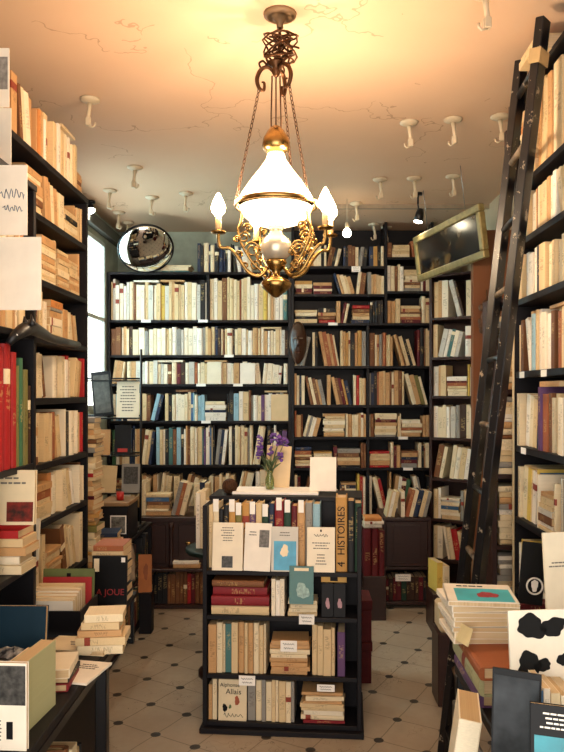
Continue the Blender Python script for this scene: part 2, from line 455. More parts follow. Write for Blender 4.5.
# ------------------------------------------------------------------ room
XL, XR, YB, YF = -1.535, 1.36, 5.90, -1.1
def floor_mat():
    m, nt, b = newmat('octagon_stone_floor')
    tc = node(nt, 'ShaderNodeTexCoord'); mp = node(nt, 'ShaderNodeMapping'); mp.vector_type = 'TEXTURE'
    mp.inputs['Location'].default_value = (-.629, 3.67, 0); mp.inputs['Rotation'].default_value = (0, 0, math.radians(-29.5)); mp.inputs['Scale'].default_value = (.225, .225, .225)
    link(nt, tc.outputs['Object'], mp.inputs[0])
    nz = node(nt, 'ShaderNodeTexNoise'); nz.inputs['Scale'].default_value = 9; link(nt, tc.outputs['Object'], nz.inputs['Vector'])
    sp = node(nt, 'ShaderNodeSeparateXYZ'); link(nt, mp.outputs[0], sp.inputs[0])
    def dist(v):
        v = math_n(nt, 'ADD', v, math_n(nt, 'MULTIPLY', math_n(nt, 'SUBTRACT', nz.outputs[0], .5), .05))
        return math_n(nt, 'ABSOLUTE', math_n(nt, 'SUBTRACT', math_n(nt, 'FRACT', math_n(nt, 'ADD', v, 100.5)), .5))
    dx, dy = dist(sp.outputs[0]), dist(sp.outputs[1])
    spot = math_n(nt, 'LESS_THAN', math_n(nt, 'SQRT', math_n(nt, 'ADD', math_n(nt, 'MULTIPLY', dx, dx), math_n(nt, 'MULTIPLY', dy, dy))), .1)
    joint = math_n(nt, 'LESS_THAN', math_n(nt, 'MINIMUM', dx, dy), .011)
    n2 = node(nt, 'ShaderNodeTexNoise'); n2.inputs['Scale'].default_value = 2.2; n2.inputs['Detail'].default_value = 7; link(nt, tc.outputs['Object'], n2.inputs['Vector'])
    n3 = node(nt, 'ShaderNodeTexNoise'); n3.inputs['Scale'].default_value = 25; n3.inputs['Detail'].default_value = 5; link(nt, tc.outputs['Object'], n3.inputs['Vector'])
    mr = node(nt, 'ShaderNodeMapRange'); mr.inputs[1].default_value = .3; mr.inputs[2].default_value = .7; link(nt, n2.outputs[0], mr.inputs[0])
    c = mixc(nt, mr.outputs[0], srgb('9c8c79'), srgb('b5a692'))
    c = mixc(nt, math_n(nt, 'MULTIPLY', n3.outputs[0], .35), c, srgb('7f6a52'))
    # a few cracks wandering over the slabs
    vo = node(nt, 'ShaderNodeTexVoronoi'); vo.feature = 'DISTANCE_TO_EDGE'; vo.inputs['Scale'].default_value = 3.1
    wv = node(nt, 'ShaderNodeVectorMath'); wv.operation = 'ADD'; link(nt, tc.outputs['Object'], wv.inputs[0]); link(nt, nz.outputs[1], wv.inputs[1])
    link(nt, wv.outputs[0], vo.inputs['Vector'])
    crk = math_n(nt, 'MULTIPLY', math_n(nt, 'LESS_THAN', vo.outputs['Distance'], .008), math_n(nt, 'GREATER_THAN', n2.outputs[0], .52))
    c = mixc(nt, math_n(nt, 'MULTIPLY', math_n(nt, 'MAXIMUM', joint, crk), .6), c, srgb('4a4034'))
    c = mixc(nt, math_n(nt, 'MULTIPLY', spot, .93), c, srgb('1a181a'))
    link(nt, c, b.inputs['Base Color'])
    link(nt, math_n(nt, 'ADD', math_n(nt, 'MULTIPLY', n2.outputs[0], .3), .3), b.inputs['Roughness'])
    return m
def ceiling_mat():
    m, nt, b = newmat('old_painted_ceiling')
    tc = node(nt, 'ShaderNodeTexCoord')
    n1 = node(nt, 'ShaderNodeTexNoise'); n1.inputs['Scale'].default_value = 1.3; n1.inputs['Detail'].default_value = 6; link(nt, tc.outputs['Object'], n1.inputs['Vector'])
    n2 = node(nt, 'ShaderNodeTexNoise'); n2.inputs['Scale'].default_value = 3; n2.inputs['Detail'].default_value = 4; link(nt, tc.outputs['Object'], n2.inputs['Vector'])
    wv = node(nt, 'ShaderNodeVectorMath'); wv.operation = 'ADD'; link(nt, tc.outputs['Object'], wv.inputs[0]); link(nt, n2.outputs[1], wv.inputs[1])
    vo = node(nt, 'ShaderNodeTexVoronoi'); vo.feature = 'DISTANCE_TO_EDGE'; vo.inputs['Scale'].default_value = 1.05; link(nt, wv.outputs[0], vo.inputs['Vector'])
    crk = math_n(nt, 'MULTIPLY', math_n(nt, 'LESS_THAN', vo.outputs['Distance'], .0045), math_n(nt, 'GREATER_THAN', n1.outputs[0], .5))
    c = mixc(nt, n1.outputs[0], srgb('d3b193'), srgb('c09c7c'))
    c = mixc(nt, math_n(nt, 'MULTIPLY', crk, .55), c, srgb('8a6a4c'))
    link(nt, c, b.inputs['Base Color']); b.inputs['Roughness'].default_value = .75
    bp = node(nt, 'ShaderNodeBump'); bp.inputs['Strength'].default_value = .25; bp.inputs['Distance'].default_value = .02
    link(nt, n2.outputs[0], bp.inputs['Height']); link(nt, bp.outputs[0], b.inputs['Normal'])
    return m
WALLM = pm('cream_wall_paint', 'c9b493', .8, 0, .18, 3)
WALLG = pm('grey_green_wall', 'aab5a5', .8, 0, .35, 6)
struct('floor', MB().box((XL - .1, YF, -.1), (XR + .1, YB + .1, 0)), floor_mat())
struct('ceiling', MB().box((XL - .1, YF, CEIL), (XR + .1, YB + .1, CEIL + .1)), ceiling_mat())
struct('wall_back', MB().box((XL - .1, YB, 0), (XR + .1, YB + .1, CEIL)), WALLG)
struct('wall_right', MB().box((XR, YF, 0), (XR + .1, YB, CEIL)), WALLM)
# left wall with its window opening
wy0, wy1, wz0, wz1 = 4.15, 5.53, 1.42, 2.72
LT = .03
struct('wall_left', MB().box((XL - LT, YF, 0), (XL, wy0, CEIL)).box((XL - LT, wy1, 0), (XL, YB, CEIL)).box((XL - LT, wy0, 0), (XL, wy1, wz0)).box((XL - LT, wy0, wz1), (XL, wy1, CEIL)), WALLG)
wf = MB(); wa, wb = XL - .028, XL - .002
for a_, b_ in (((wy0, wz0), (wy0 + .03, wz1)), ((wy1 - .03, wz0), (wy1, wz1)), ((wy0, wz0), (wy1, wz0 + .03)), ((wy0, wz1 - .03), (wy1, wz1)), ((4.8, wz0), (4.83, wz1)), ((wy0, 2.1), (wy1, 2.13))): wf.box((wa, a_[0], a_[1]), (wb, b_[0], b_[1]))
win = tag(wf.obj('window_1', pm('white_window_paint', 'c9d2cc', .5)), kind='structure')
def glass_mat():
    m, nt, b = newmat('window_glass')
    b.inputs['Base Color'].default_value = (.9, .97, .96, 1); b.inputs['Transmission Weight'].default_value = 1; b.inputs['Roughness'].default_value = .02; b.inputs['IOR'].default_value = 1.05
    return m
GLASS = glass_mat()
MB().box((XL - .017, wy0 + .02, wz0 + .02), (XL - .013, wy1 - .02, wz1 - .02)).obj('window_pane', GLASS, win)
struct('trim_1', MB().box((XL - .01, 3.42, 2.76), (XL + .05, YB - .02, 2.84)), pm('grey_trim', '575c58', .6))
# thin conduit across the ceiling and the boarded post on the right
struct('trim_2', MB().box((X(335, 5.05), 5.03, CEIL - .03), (XR, 5.06, CEIL)), pm('painted_conduit', '9c8a74', .6))
struct('trim_3', MB().box((1.06, 4.28, 0), (1.24, 4.34, CEIL - .36)).box((1.24, 4.28, 0), (XR, 4.33, CEIL - .36)), REDWOOD)

# ------------------------------------------------------------------ bookcases
def bookcase(name, label, fr, w, depth, z0, z1, boards, mat, dividers=(), sides=True, bt=.02, top=True, back=True, group=None, partial=()):
    o = thing(name, label, 'bookcase', fr @ T(0, 0, z0), group)
    st = .022
    def part(n, a, b): MB().box((a[0], a[1], a[2] - z0), (b[0], b[1], b[2] - z0), bev=.0015).obj(n, mat, o)
    if sides:
        part('side_panel', (-st, 0, z0), (0, depth, z1)); part('side_panel', (w, 0, z0), (w + st, depth, z1))
    if back: part('back_panel', (0, depth - .01, z0), (w, depth, z1))
    for z in boards: part('shelf', (.0005, 0, z - bt), (w - .0005, depth - .0105, z))
    for xa, xb, z in partial: part('shelf', (xa, 0, z - bt), (xb, depth - .0105, z))
    if top: part('top_board', (-st, -.004, z1), (w + st, depth, z1 + bt))
    for x, za, zb in dividers: part('divider', (x - .011, .002, za), (x + .011, depth - .0105, zb))
    return o

YK = 5.55
def zk(y): return Z(y, YK)
# tall back bookcase beside the window
frA = frame(X(110, YK), YK, 1, 0); wA = X(291, YK) - X(110, YK)
zA = [zk(y) for y in (320, 355, 384, 421, 465, 508)]; zAt = zk(272)
bookcase('bookcase', 'tall black back bookcase beside the window, full of pale books', frA, wA - .022, .3, 0, zAt - .02, zA + [.08], BLACKWOOD, dividers=[(X(208, YK) - X(110, YK), zA[0], zAt - .02)])
nm = ['top shelf', 'second shelf', 'third shelf', 'fourth shelf', 'fifth shelf', 'sixth shelf']
mixA = [MIX_PALE, MIX_PALE, MIX_PALE, MIX_COOL, MIX_COOL, MIX_TAN]
GA = 'books on the back bookcase by the window'
tops = [zAt - .02] + [z - .02 for z in zA[:-1]]
dvA = X(208, YK) - X(110, YK)
for i in range(6):
    hm = tops[i] - zA[i] - .012
    pl = f'{nm[i]} of window bookcase'
    kw = dict(tm=.0285 if i < 3 else .024, ts=.008, pile=.012, lean=.05, hr=(.8, .96))
    if i == 0:
        row(frA, .004, dvA - .013, zA[i], hm, mixA[i], 'window end', pl, GA, **kw)
        row(frA, dvA + .013, wA - .026, zA[i], hm, mixA[i], 'the upright', pl, GA, **kw)
    else:
        if i in (2, 3): kw['back'] = .03
        row(frA, .004, wA - .026, zA[i], hm, mixA[i], 'window end', pl, GA, **kw)
for a_, b_, i_, h_, c_, l_ in ((207, 221, 2, .175, 'ivory', 'ivory paperback facing out on third shelf of window bookcase'), (240, 255, 2, .165, 'white', 'white paperback facing out nearest the mask, window bookcase'), (271, 289, 3, .21, 'beige', 'beige paperback facing out at the end of fourth window shelf')):
    face_book('paperback', l_, T(X((a_ + b_) / 2, YK), YK + .004, zA[i_] + G) @ RX(-.03), X(b_, YK) - X(a_, YK), h_, .012, c_, [])
# books on its top board
row(frA, X(197, YK) - X(110, YK), wA - .3, zAt, .24, dict(black=4, navy=3, white=5, cream=5, grey=2), 'the mirror', 'top of window bookcase', 'books standing on top of the window bookcase', tm=.028, pile=0, lean=.1, top=0)
pile(frA, X(160, YK) - X(110, YK), .03, zAt, 3, .24, .17, dict(teal=3, black=2, cream=2), 'pile on top of window bookcase', 'books lying on top of the window bookcase', False)

# tall back bookcase beyond the mask
frB = frame(X(294, YK), YK, 1, 0); wB = X(431, YK) - X(294, YK)
zB = [zk(y) for y in (323, 366, 405, 437, 468, 515)]; zBu = [zk(266), zk(294)]
dvB = X(386, YK) - X(294, YK); dvL = X(368, YK) - X(294, YK)
bookcase('bookcase', 'tall dark back bookcase beyond the mask, piles on upper shelves', frB, wB, .3, 0, zk(222), zB + [.08], BLACKWOOD, top=False,
         dividers=[(dvB, zB[0], zk(222)), (dvL, zB[3] , zB[0] - .02), (dvL, zB[5], zB[3] - .02)], partial=[(.0005, dvB - .0115, zBu[0]), (.0005, dvB - .0115, zBu[1]), (dvB + .0115, wB - .001, zk(257)), (dvB + .0115, wB - .001, zk(291))])
GB = 'books on the back bookcase beyond the mask'
E = 'mask end'
P = 'beyond the mask'
row(frB, .004, dvB - .014, zBu[0], .21, dict(black=5, brown=4, cream=3, navy=2, grey=2, ochre=2), E, 'uppermost board of mask bookcase', GB, tm=.026, pile=.1, lean=.05)
row(frB, .004, dvB - .014, zBu[1], zBu[0] - zBu[1] - .03, MIX_OLD, E, 'board above lying piles, mask bookcase', GB, tm=.022, pile=.5, lean=.3)
row(frB, .004, dvB - .014, zB[0], zBu[1] - zB[0] - .03, MIX_OLD, E, 'board with lying piles, mask bookcase', GB, tm=.022, pile=.35, lean=.25, fixed=[(.45, 'black', .02, .9), (.47, 'black', .02, .9), (.49, 'black', .02, .9), (.51, 'black', .02, .9), (.53, 'black', .02, .9), (.55, 'black', .02, .9), (.57, 'orange', .03, .9)])
row(frB, dvB + .014, wB - .004, zk(257), .17, MIX_TAN, 'the upright', 'high corner board of mask bookcase', GB, pile=.6, tm=.03)
row(frB, dvB + .014, wB - .004, zk(291), zk(257) - zk(291) - .03, MIX_TAN, 'the upright', 'middle corner board of mask bookcase', GB, pile=.3, tm=.026)
row(frB, dvB + .014, wB - .004, zB[0], zk(291) - zB[0] - .03, MIX_TAN, 'the upright', 'lowest corner board of mask bookcase', GB, pile=.3, tm=.03)
nb = ['', 'long top row', 'second long row', 'third row', 'fourth row', 'lowest row']
for i in range(1, 6):
    hm = zB[i - 1] - zB[i] - .032
    mx = [None, MIX_OLD, MIX_OLD, MIX_TAN, MIX_OLD, MIX_ALL][i]
    kw = dict(tm=.0235, pile=(.01, .01, .01, .12, .2, .1)[i], lean=.05 if i < 5 else .5, hr=(.78, .97))
    for (xa, xb, en) in (((.004, dvL - .014, E), (dvL + .014, wB - .004, 'the upright'))):
        row(frB, xa, xb, zB[i], hm, mx, en, f'{nb[i]} of mask bookcase', GB, **kw)

# narrow bookcase in the corner under the framed picture
frC = frame(X(432, 5.15), 5.15, 1.29 - X(432, 5.15), -.2); wC = .355
zC = [Z(y, 5.08) for y in (317, 357, 396, 438, 479, 520, 560)]
bookcase('bookcase', 'narrow corner bookcase below the framed picture', frC, wC, .26, 0, Z(276, 5.08), zC + [.07], DARKWOOD, sides=True, top=True)
frCm = frC
tc_ = [Z(276, 5.08)] + [z - .02 for z in zC]
mC = dict(MIX_PALE); mC['red'] = 2; mC['blue'] = 2
for i in range(7):
    row(frC, .004, wC - .004, zC[i], tc_[i] - zC[i] - .012, mC, 'its inner end', f"{(nm + ['seventh shelf'])[i]} of picture bookcase", 'books in the corner bookcase below the picture', tm=.031, ts=.009, pile=.06, lean=.08, hr=(.82, .97))

# ---------------- left wall bookcase
frL = frame(-1.03, 2.32, 0, 1); wL = 1.06
zL = [2.48, 2.255, 2.0, 1.77, 1.525, 1.263, 1.03, .75, .4, .08]
bookcase('bookcase', 'tall wall bookcase behind the white card signs', frL, wL, .42, 0, 2.46, zL[1:], BLACKWOOD, top=True, bt=.026)
GL = 'books in the wall bookcase behind the white signs'
mixL = [MIX_TAN, dict(tan=6, beige=7, rust=1, cream=4, brown=1, black=1), dict(tan=6, beige=7, rust=1, cream=3), MIX_TAN, MIX_TAN, MIX_TAN, MIX_TAN, dict(beige=5, cream=6, tan=4, brown=2)]
ln = ['top of sign bookcase', 'first shelf of sign bookcase', 'second shelf of sign bookcase', 'third shelf of sign bookcase', 'fourth shelf of sign bookcase', 'fifth shelf of sign bookcase', 'sixth shelf of sign bookcase', 'seventh shelf of sign bookcase']
tL = [2.76] + [z - .026 for z in zL]
for i in range(8):
    hm = tL[i] - zL[i] - (.0 if i == 0 else .014)
    kw = dict(detail=True, tm=.034, ts=.012, hr=(.8, .97), pile=.03, lean=.08, setb=.04, depth=(.14, .19), hard=.2, back=.004)
    if i in (1, 2): kw.update(pile=.75)
    x0 = .004
    if i == 0:
        row(frL, x0, .93, 2.48, .25, mixL[0], 'its near end', ln[0], GL, **kw)
        pile(frL, .93, .02, 2.48, 6, .14, .17, dict(brown=4, rust=3, tan=2), 'dark pile at far end, top of sign bookcase', GL, True)
        continue
    fx = None
    if i == 3: fx = [(.34, 'yellow', .035, .96), (.9, 'maroon', .03, .9)]
    if i == 4: fx = [(.82, 'red', .03, .92), (.93, 'red', .02, .9)]
    if i == 5: fx = [(.8, 'black', .03, .9)]
    row(frL, x0, wL - .004, zL[i], hm, mixL[i], 'its near end', ln[i], GL, fixed=fx, **kw)

# ---------------- shelf unit on the near table with the tall red volumes
tabL = thing('display_table', 'black display table at the aisle, covered in books, under the sign shelves', 'table', T(-1.0, 1.6, 0))
MB().box((-.42, -1.1, .725), (.4, .69, .75), bev=.003).obj('tabletop', BLACKWOOD, tabL)
MB().box((.385, -1.1, .7), (.4, .69, .724)).obj('edge_rail', BLACKMET, tabL)
for sx, sy in ((-.38, -1.05), (.37, -1.05), (-.38, .63), (.37, .63)):
    MB().box((sx - .018, sy - .018, 0), (sx + .018, sy + .018, .725), bev=.003).obj('leg', BLACKMET, tabL)
MB().box((-.37, -1.03, .2), (.35, .6, .22), bev=.002).obj('lower_shelf', BLACKWOOD, tabL)
frN = frame(-.86, 1.35, 0, 1); wN = .91
bookcase('bookcase', 'low shelf unit standing on the table, holding tall red volumes', frN, wN, .3, .751, 2.2, [1.0, 1.32, 1.74, 1.99], BLACKWOOD, top=True, group=None)
GN = 'tall volumes on the table shelf unit'
for (a, t, h, c, hd) in ((.545, .04, .36, 'red', True), (.59, .045, .372, 'red', True), (.637, .03, .35, 'red', False), (.672, .022, .31, 'olive', True), (.697, .028, .335, 'green', True), (.728, .03, .3, 'olive', False), (.764, .024, .25, 'dark brown', True)):
    book(frN @ T(a + .115, .004, 1.3206), t, .22, h, c, hd, f'tall {c} volume {"in cloth" if hd else "in paper"}, {round((a - .5) * 100)} centimetre mark' if 0 else '', GN, True)
tall = [o for o in COL.objects if o.get('group') == GN]
for o, l in zip(tall, ('nearest of the three tall red volumes', 'middle one of the three tall red volumes', 'thinnest tall red volume beside the olive volume', 'tall olive volume between red and green volumes', 'tall green volume with cloth cover between olive volumes', 'pale olive volume right behind the tall green volume', 'short dark brown volume at the end of the red volumes')): o['label'] = l
row(frN, .4, .9, 1.74, .22, MIX_TAN, 'near end', 'board above tall red volumes', 'books on the table shelf unit', detail=True, tm=.03, pile=0, lean=0, top=0)
row(frN, .4, .9, 1.99, .18, MIX_TAN, 'near end', 'upper board of table shelf unit', 'books on the table shelf unit', detail=True, tm=.03, pile=0, lean=0, top=0)
row(frN, .3, .7, 1.0, .3, MIX_TAN, 'near end', 'board below tall red volumes', 'books on the table shelf unit', detail=True, tm=.035, pile=0, lean=0, top=0)

# white cards that stick out over the aisle
def card(px0, py0, px1, py1, Y, label, art=(), t=.004, color='white', name='card_sign', cat='sign', yaw=0, ext=0):
    w = X(px1, Y) - X(px0, Y) + ext; h = Z(py0, Y) - Z(py1, Y)
    return face_book(name, label, T(X(px1, Y) - w / 2, Y, Z(py1, Y)) @ RZ(yaw), w, h, t, color, art, None, cat, False)
SCR = pm('blue_pen_ink', '3f5a78', .6)
card(0, 237, 41, 310, 2.0, 'largest blank white card sign jutting from the shelf unit', [], ext=.06)
card(0, 165, 27, 235, 1.99, 'white card sign with blue handwriting above the blank card', [('scrawl', .45, .5, .95, .68, SCR, 'handwriting', 3), ('scrawl', .5, .32, .9, .44, SCR, 'handwriting', 8)], ext=.06)
card(0, 108, 11, 165, 2.37, 'narrow plain white card in front of the top shelf books', [], ext=.06)
card(0, 48, 9, 107, 2.36, 'white card with small portrait print near the ceiling', [('rect', .45, .3, .95, .85, pm('grey_portrait', '8f8a84', .6, 0, .5, 60), 'portrait_print')], ext=.06)
# black animal head on the shelf edge
ah = MB()
A0 = Vector((-.79, 2.19, 0))
def ap(px, py, Y=2.2): return W(px, py, Y)
ah.tube([ap(8, 344, 1.98), ap(14, 337, 1.99), ap(22, 331, 2.03), ap(30, 327, 2.1), ap(42, 333, 2.27), ap(50, 338, 2.5), ap(64, 342, 2.8), ap(78, 345, 3.08)], [.009, .014, .02, .023, .018, .015, .016, .014], 12)
hd_ = ah.obj('animal_head_figurine', pm('matt_black_cast', '111014', .45, .1, .3))
tag(hd_, 'black long-snouted animal head figurine perched by the shelf edge', 'figurine')
for a, b in ((24, 320), (31, 318)):
    MB().tube([ap(a + 2, 326, 2.06), ap(a + 1, 321, 2.06), ap(a, b - 4, 2.06)], [.011, .007, .001], 8).obj('ear', MATS['matt_black_cast'], hd_)
MB().ball(ap(17, 335, 1.985), .003, seg=8).obj('eye', WHITEP, hd_)

# face-out books on the near unit
face_book('paperback', 'cream paperback facing out with small dark and red picture', T(X(1, 2.12), 2.12, Z(525, 2.12)) @ RX(-.06), .2, .165, .018, 'cream', [('rect', .58, .06, .98, .42, pm('dark_print', '33201c', .5, 0, .5, 40, hex2='7e2a22'), 'cover_picture'), ('lines', .1, .72, .9, .9, GREYINK, None, 2)])

pile(frame(-.98, 2.1, 1, 0), .0, .0, 1.0, 5, .15, .12, dict(cream=3, red=1, tan=2), 'pile under the cream picture paperback', 'pile under the cream picture paperback', True, tr=(.022, .028), jit=.02, zmax=1.14, colors=[('cream', .027), ('ivory', .027), ('tan', .026), ('beige', .026), ('red', .024)])
# ---------------- things on the near left table (top z = .75)
zt = .7512
GT = 'books on the display table'
face_book('paperback', 'white paperback with black photograph and barcode, front of display table', T(-.668, 1.56, zt) @ RZ(-.06), .12, .195, .012, 'white', [('rect', .3, .52, .98, .97, pm('bw_photo', '4a4845', .5, 0, .85, 70), 'cover_photo'), ('rect', .62, .13, .74, .33, INK, 'barcode'), ('lines', .42, .1, .52, .36, GREYINK, None, 6)])
frT = frame(-.88, 1.3, 1, 0)
book(T(-.705, 1.64, zt) @ RZ(-.1), .026, .14, .15, 'ivory', False, 'ivory paperback hidden between white paperback and green hardback', GT, True)
book(T(-.678, 1.645, zt) @ RZ(-.1), .038, .15, .165, 'sage green', False, 'thick pale green paperback standing behind the white paperback with photo', GT, True)
z2 = zt
for c, t, L, a in (('dark red', .02, .13, .1), ('black', .014, .12, .05), ('ivory', .024, .13, .13)):
    book(T(-.672, 1.92, z2) @ RZ(a + PI / 2) @ T(.07, -.05, 0) @ RY(-PI / 2), t, .1, L, c, c == 'dark red', {'dark red': 'dark red hardback under the black book near table edge', 'black': 'thin black paperback between red and ivory books', 'ivory': 'ivory paperback on top of black and red books'}[c], GT, True)
    z2 += t + G
def flat(px, py, z, w, l, t, yaw, color, label, group=None, art=(), name='paperback', hard=False, cat='book'):
    """a book lying face up: px,py is the picture position of its near edge's middle on a surface of height z"""
    Y = (CAMZ - z) * F / (py - HY)
    return face_book(name, label, T(X(px, Y), Y, z + t) @ RZ(yaw) @ RX(-PI / 2), w, l, t, color, art, group, cat)
flat(68, 684, zt, .11, .15, .006, -.2, 'white', 'thin white magazine lying flat on display table corner', GT, [('lines', .15, .6, .85, .85, GREYINK, None, 3)], name='magazine', cat='magazine')
flat(72, 655, zt, .2, .12, .014, -.12, 'cream', 'cream paperback lying flat behind the thin white magazine', GT, [('lines', .3, .35, .8, .65, GREYINK, None, 3)])
face_book('hardback_book', 'large dark blue hardback standing face out', T(X(14, 1.99), 1.99, zt) @ RX(-.12) @ RZ(-.03), .17, .185, .02, 'dark blue', [])
# crumpled dark magazine beside it
mg = MB()
g = [[None] * 7 for _ in range(9)]
for i in range(9):
    for j in range(7):
        g[i][j] = mg.bm.verts.new((-.09 + .18 * i / 8, -.06 + .12 * j / 6, .03 + .018 * math.sin(i * 1.3 + j * .7) + .01 * math.sin(j * 1.9)))
for i in range(8):
    for j in range(6): mg.bm.faces.new((g[i][j], g[i + 1][j], g[i + 1][j + 1], g[i][j + 1]))
o = mg.obj('magazine', pm('black_white_print', '232327', .35, 0, .1, 30, hex2='b9b4ae'), None, T(X(14, 1.86), 1.86, zt + .082) @ RZ(.3) @ SC(1, 1, .6))
pile(frame(X(14, 1.86) - .09, 1.8, 1, 0), 0, 0, zt, 5, .17, .12, MIX_DARK, 'pile under the crumpled magazine', 'pile under the crumpled magazine', True, tr=(.022, .024), jit=.04, zmax=zt + .115)
md = o.modifiers.new('thickness', 'SOLIDIFY'); md.thickness = .006
tag(o, 'crumpled black and white magazine in front of dark blue hardback', 'magazine')
# stack on the far table corner
frs = frame(X(76, 2.13), 2.11, 1, .08)
pile(frs, .0, 0, zt, 3, .15, .11, dict(cream=2, beige=3), 'stack at far corner of display table', 'stack on the far table corner', True, tr=(.02, .032), colors=[('cream', .03), ('beige', .024), ('tan', .02)], jit=.05)
pile(frs, .02, .0, zt + .077, 2, .12, .1, dict(cream=2), 'upper paperbacks on far table corner', 'stack on the far table corner', True, colors=[('beige', .022), ('cream', .024)], jit=.05)
# below the table: books standing on the lower shelf
frU = frame(-.66, 1.55, 0, 1)
row(frU, .05, .62, .2205, .3, dict(cream=5, beige=4, brown=3, black=2), 'the near end', 'under display table', 'books on the shelf under the display table', detail=True, tm=.04, pile=0, lean=0, top=0, depth=(.18, .22), hr=(.8, .95))

# ---------------- black crate stand behind the table, with file box of paperbacks
crate = thing('display_crate', 'black crate stand between display table and wall bookcase', 'crate', T(-.85, 2.63, 0))
MB().box((-.165, -.3, .69), (.165, .32, .71), bev=.003).obj('top_panel', BLACKWOOD, crate)
for a, b in (((-.165, -.3, 0), (-.145, .32, .69)), ((.0, -.3, 0), (.02, .32, .69))): MB().box(a, b, bev=.002).obj('side_panel', BLACKWOOD, crate)
MB().box((-.145, -.3, 0), (0, -.28, .69), bev=.002).obj('front_panel', BLACKWOOD, crate)
MB().box((.145, .29, .5), (.155, .31, .69)).box((.0205, .29, .5), (.145, .31, .52)).obj('bracket', BLACKMET, crate)
MB().box((-.145, -.28, .02), (0, .31, .04)).obj('bottom_panel', BLACKWOOD, crate)
fb = thing('file_box', 'black open box of paperbacks on the crate stand', 'box', T(-.84, 2.46, .7105))
bw_, bd_, bh_ = .2, .2, .1
MB().box((-.1, -.1, 0), (.1, -.094, bh_)).obj('front_panel', BLACKWOOD, fb); MB().box((-.1, .094, 0), (.1, .1, bh_)).obj('back_panel', BLACKWOOD, fb)
MB().box((-.1, -.0938, 0), (-.094, .0938, bh_)).obj('side_panel', BLACKWOOD, fb); MB().box((.094, -.0938, 0), (.1, .0938, bh_)).obj('side_panel', BLACKWOOD, fb)
MB().box((-.094, -.094, 0), (.094, .094, .006)).obj('bottom_panel', BLACKWOOD, fb)
fx_, fy_ = -.84, 2.46
for k_, (c, hh) in enumerate((('white', .125), ('cream', .13), ('ivory', .135), ('white', .14), ('cream', .145), ('beige', .15))):
    book(T(fx_ - .088, fy_ - .09 + k_ * .0225 + .0205, .7175) @ RZ(-PI / 2), .02, .16, hh, c, False, f'{c} paperback, {nth(k_ + 1)} from the front inside black open box', 'paperbacks filed in the black open box', True)
face_book('hardback_book', 'red book face out behind the paperbacks in the black box', T(fx_ + .0, fy_ + .05, .7175) @ RX(-.1), .175, .165, .008, 'red', [])
face_book('hardback_book', 'green book with dark stamp facing out behind red book', T(fx_ - .0, fy_ + .07, .7175) @ RX(-.08), .185, .19, .007, 'green', [('rect', .46, .72, .54, .92, INK, 'stamp')], matc=pm('moss_green_cover', '66703c', .6))
pile(frame(-1.037, 2.36, 1, 0), .01, .0, .7105, 12, .08, .14, MIX_TAN, 'pile left of black open box', 'pile beside the black open box', True, tr=(.022, .026), jit=.03, zmax=.976)
# dark panel with red lettering, on a box
jb = face_book('board_sign', 'black board with red lettering standing on the crate stand', T(X(109, 2.72), 2.72, .7105) @ RX(-.05), .135, .2, .012, 'black', [('rect', .05, .7, .2, .95, CREAMP, 'paper_tag'), ('rect', .84, .88, .95, .97, WHITEP, 'price_tag')], None, 'sign', False, matc=pm('black_board', '141416', .4))
text_obj('A JOUE', .034, pm('red_lettering', '8d1d1d', .5), jb, T(0.004, -.0012, .06) @ RX(PI / 2))
pile(frame(X(96, 2.8), 2.76, 1, 0), 0, 0, .7105, 8, .125, .14, dict(brown=3, black=3, navy=2, rust=2), 'pile behind black lettered board', 'pile behind the lettered board', True, tr=(.022, .03), jit=.03, colors=[('black', .03)] * 6 + [('beige', .026), ('rust', .022)])

# ---------------- counter books against the wall bookcase (z ~ .75 level)
face_book('paperback', 'ivory book propped open faced in front of wall bookcase', T(-.95, 2.375, .978) @ RX(-.12), .12, .14, .012, 'ivory', [('rect', .2, .2, .8, .72, CREAMP, 'plate')])

# ---------------- low run of shelving along the left wall beyond
frW = frame(-1.04, 3.48, 0, 1); wW = 1.41
bookcase('bookcase', 'low black bookcase along the aisle below the window', frW, wW, .4, 0, .62, [.05, .34], BLACKWOOD, top=True)
GW = 'books in the low bookcase below the window'
row(frW, .004, wW - .004, .05, .26, MIX_DARK, 'near end', 'bottom shelf of low bookcase', GW, tm=.034, ts=.01, pile=0, lean=.02, top=0)
row(frW, .004, wW - .004, .34, .26, MIX_DARK, 'near end', 'upper shelf of low bookcase', GW, tm=.034, ts=.01, pile=.04, lean=.05)
zw = .6405
# orange folder board and a cloth at the front edge
yf = 4.5
face_book('folder', 'orange brown folder board standing in front of the low bookcase', T(X(145, yf), yf, .262) @ RZ(.15) @ RX(-.04), .085, .24, .012, 'ochre', [('blob', .3, .3, .8, .8, pm('rust_print', '8a4a22', .6), None, 2)], None, 'folder', False, matc=pm('orange_brown_board', 'a8622a', .6))
stand = MB().box((X(145, yf) - .035, yf - .02, 0), (X(145, yf) + .045, yf + .06, .26), bev=.003).obj('plinth_block', BLACKWOOD)
tag(stand, 'slim black block carrying the orange brown folder', 'stand')
cl = MB(); nI, nJ = 14, 16
prof = [(-.14 + .02 * j, .0) for j in range(7)] + [(.008, -.006), (.014, -.03), (.016, -.06), (.02, -.09), (.018, -.12), (.022, -.15), (.02, -.18), (.024, -.21), (.022, -.235)]
gg = [[cl.bm.verts.new((prof[j][0] + (.009 * math.sin(i * 1.3 + j * .25) if j > 6 else 0), i * .026 + .008 * math.sin(j * .8), prof[j][1] + (.004 + .005 * math.sin(i * 1.1 + j) if j < 7 else .012 * math.sin(i * .7)))) for j in range(nJ)] for i in range(nI)]
for i in range(nI - 1):
    for j in range(nJ - 1): cl.bm.faces.new((gg[i][j], gg[i + 1][j], gg[i + 1][j + 1], gg[i][j + 1])).smooth = True
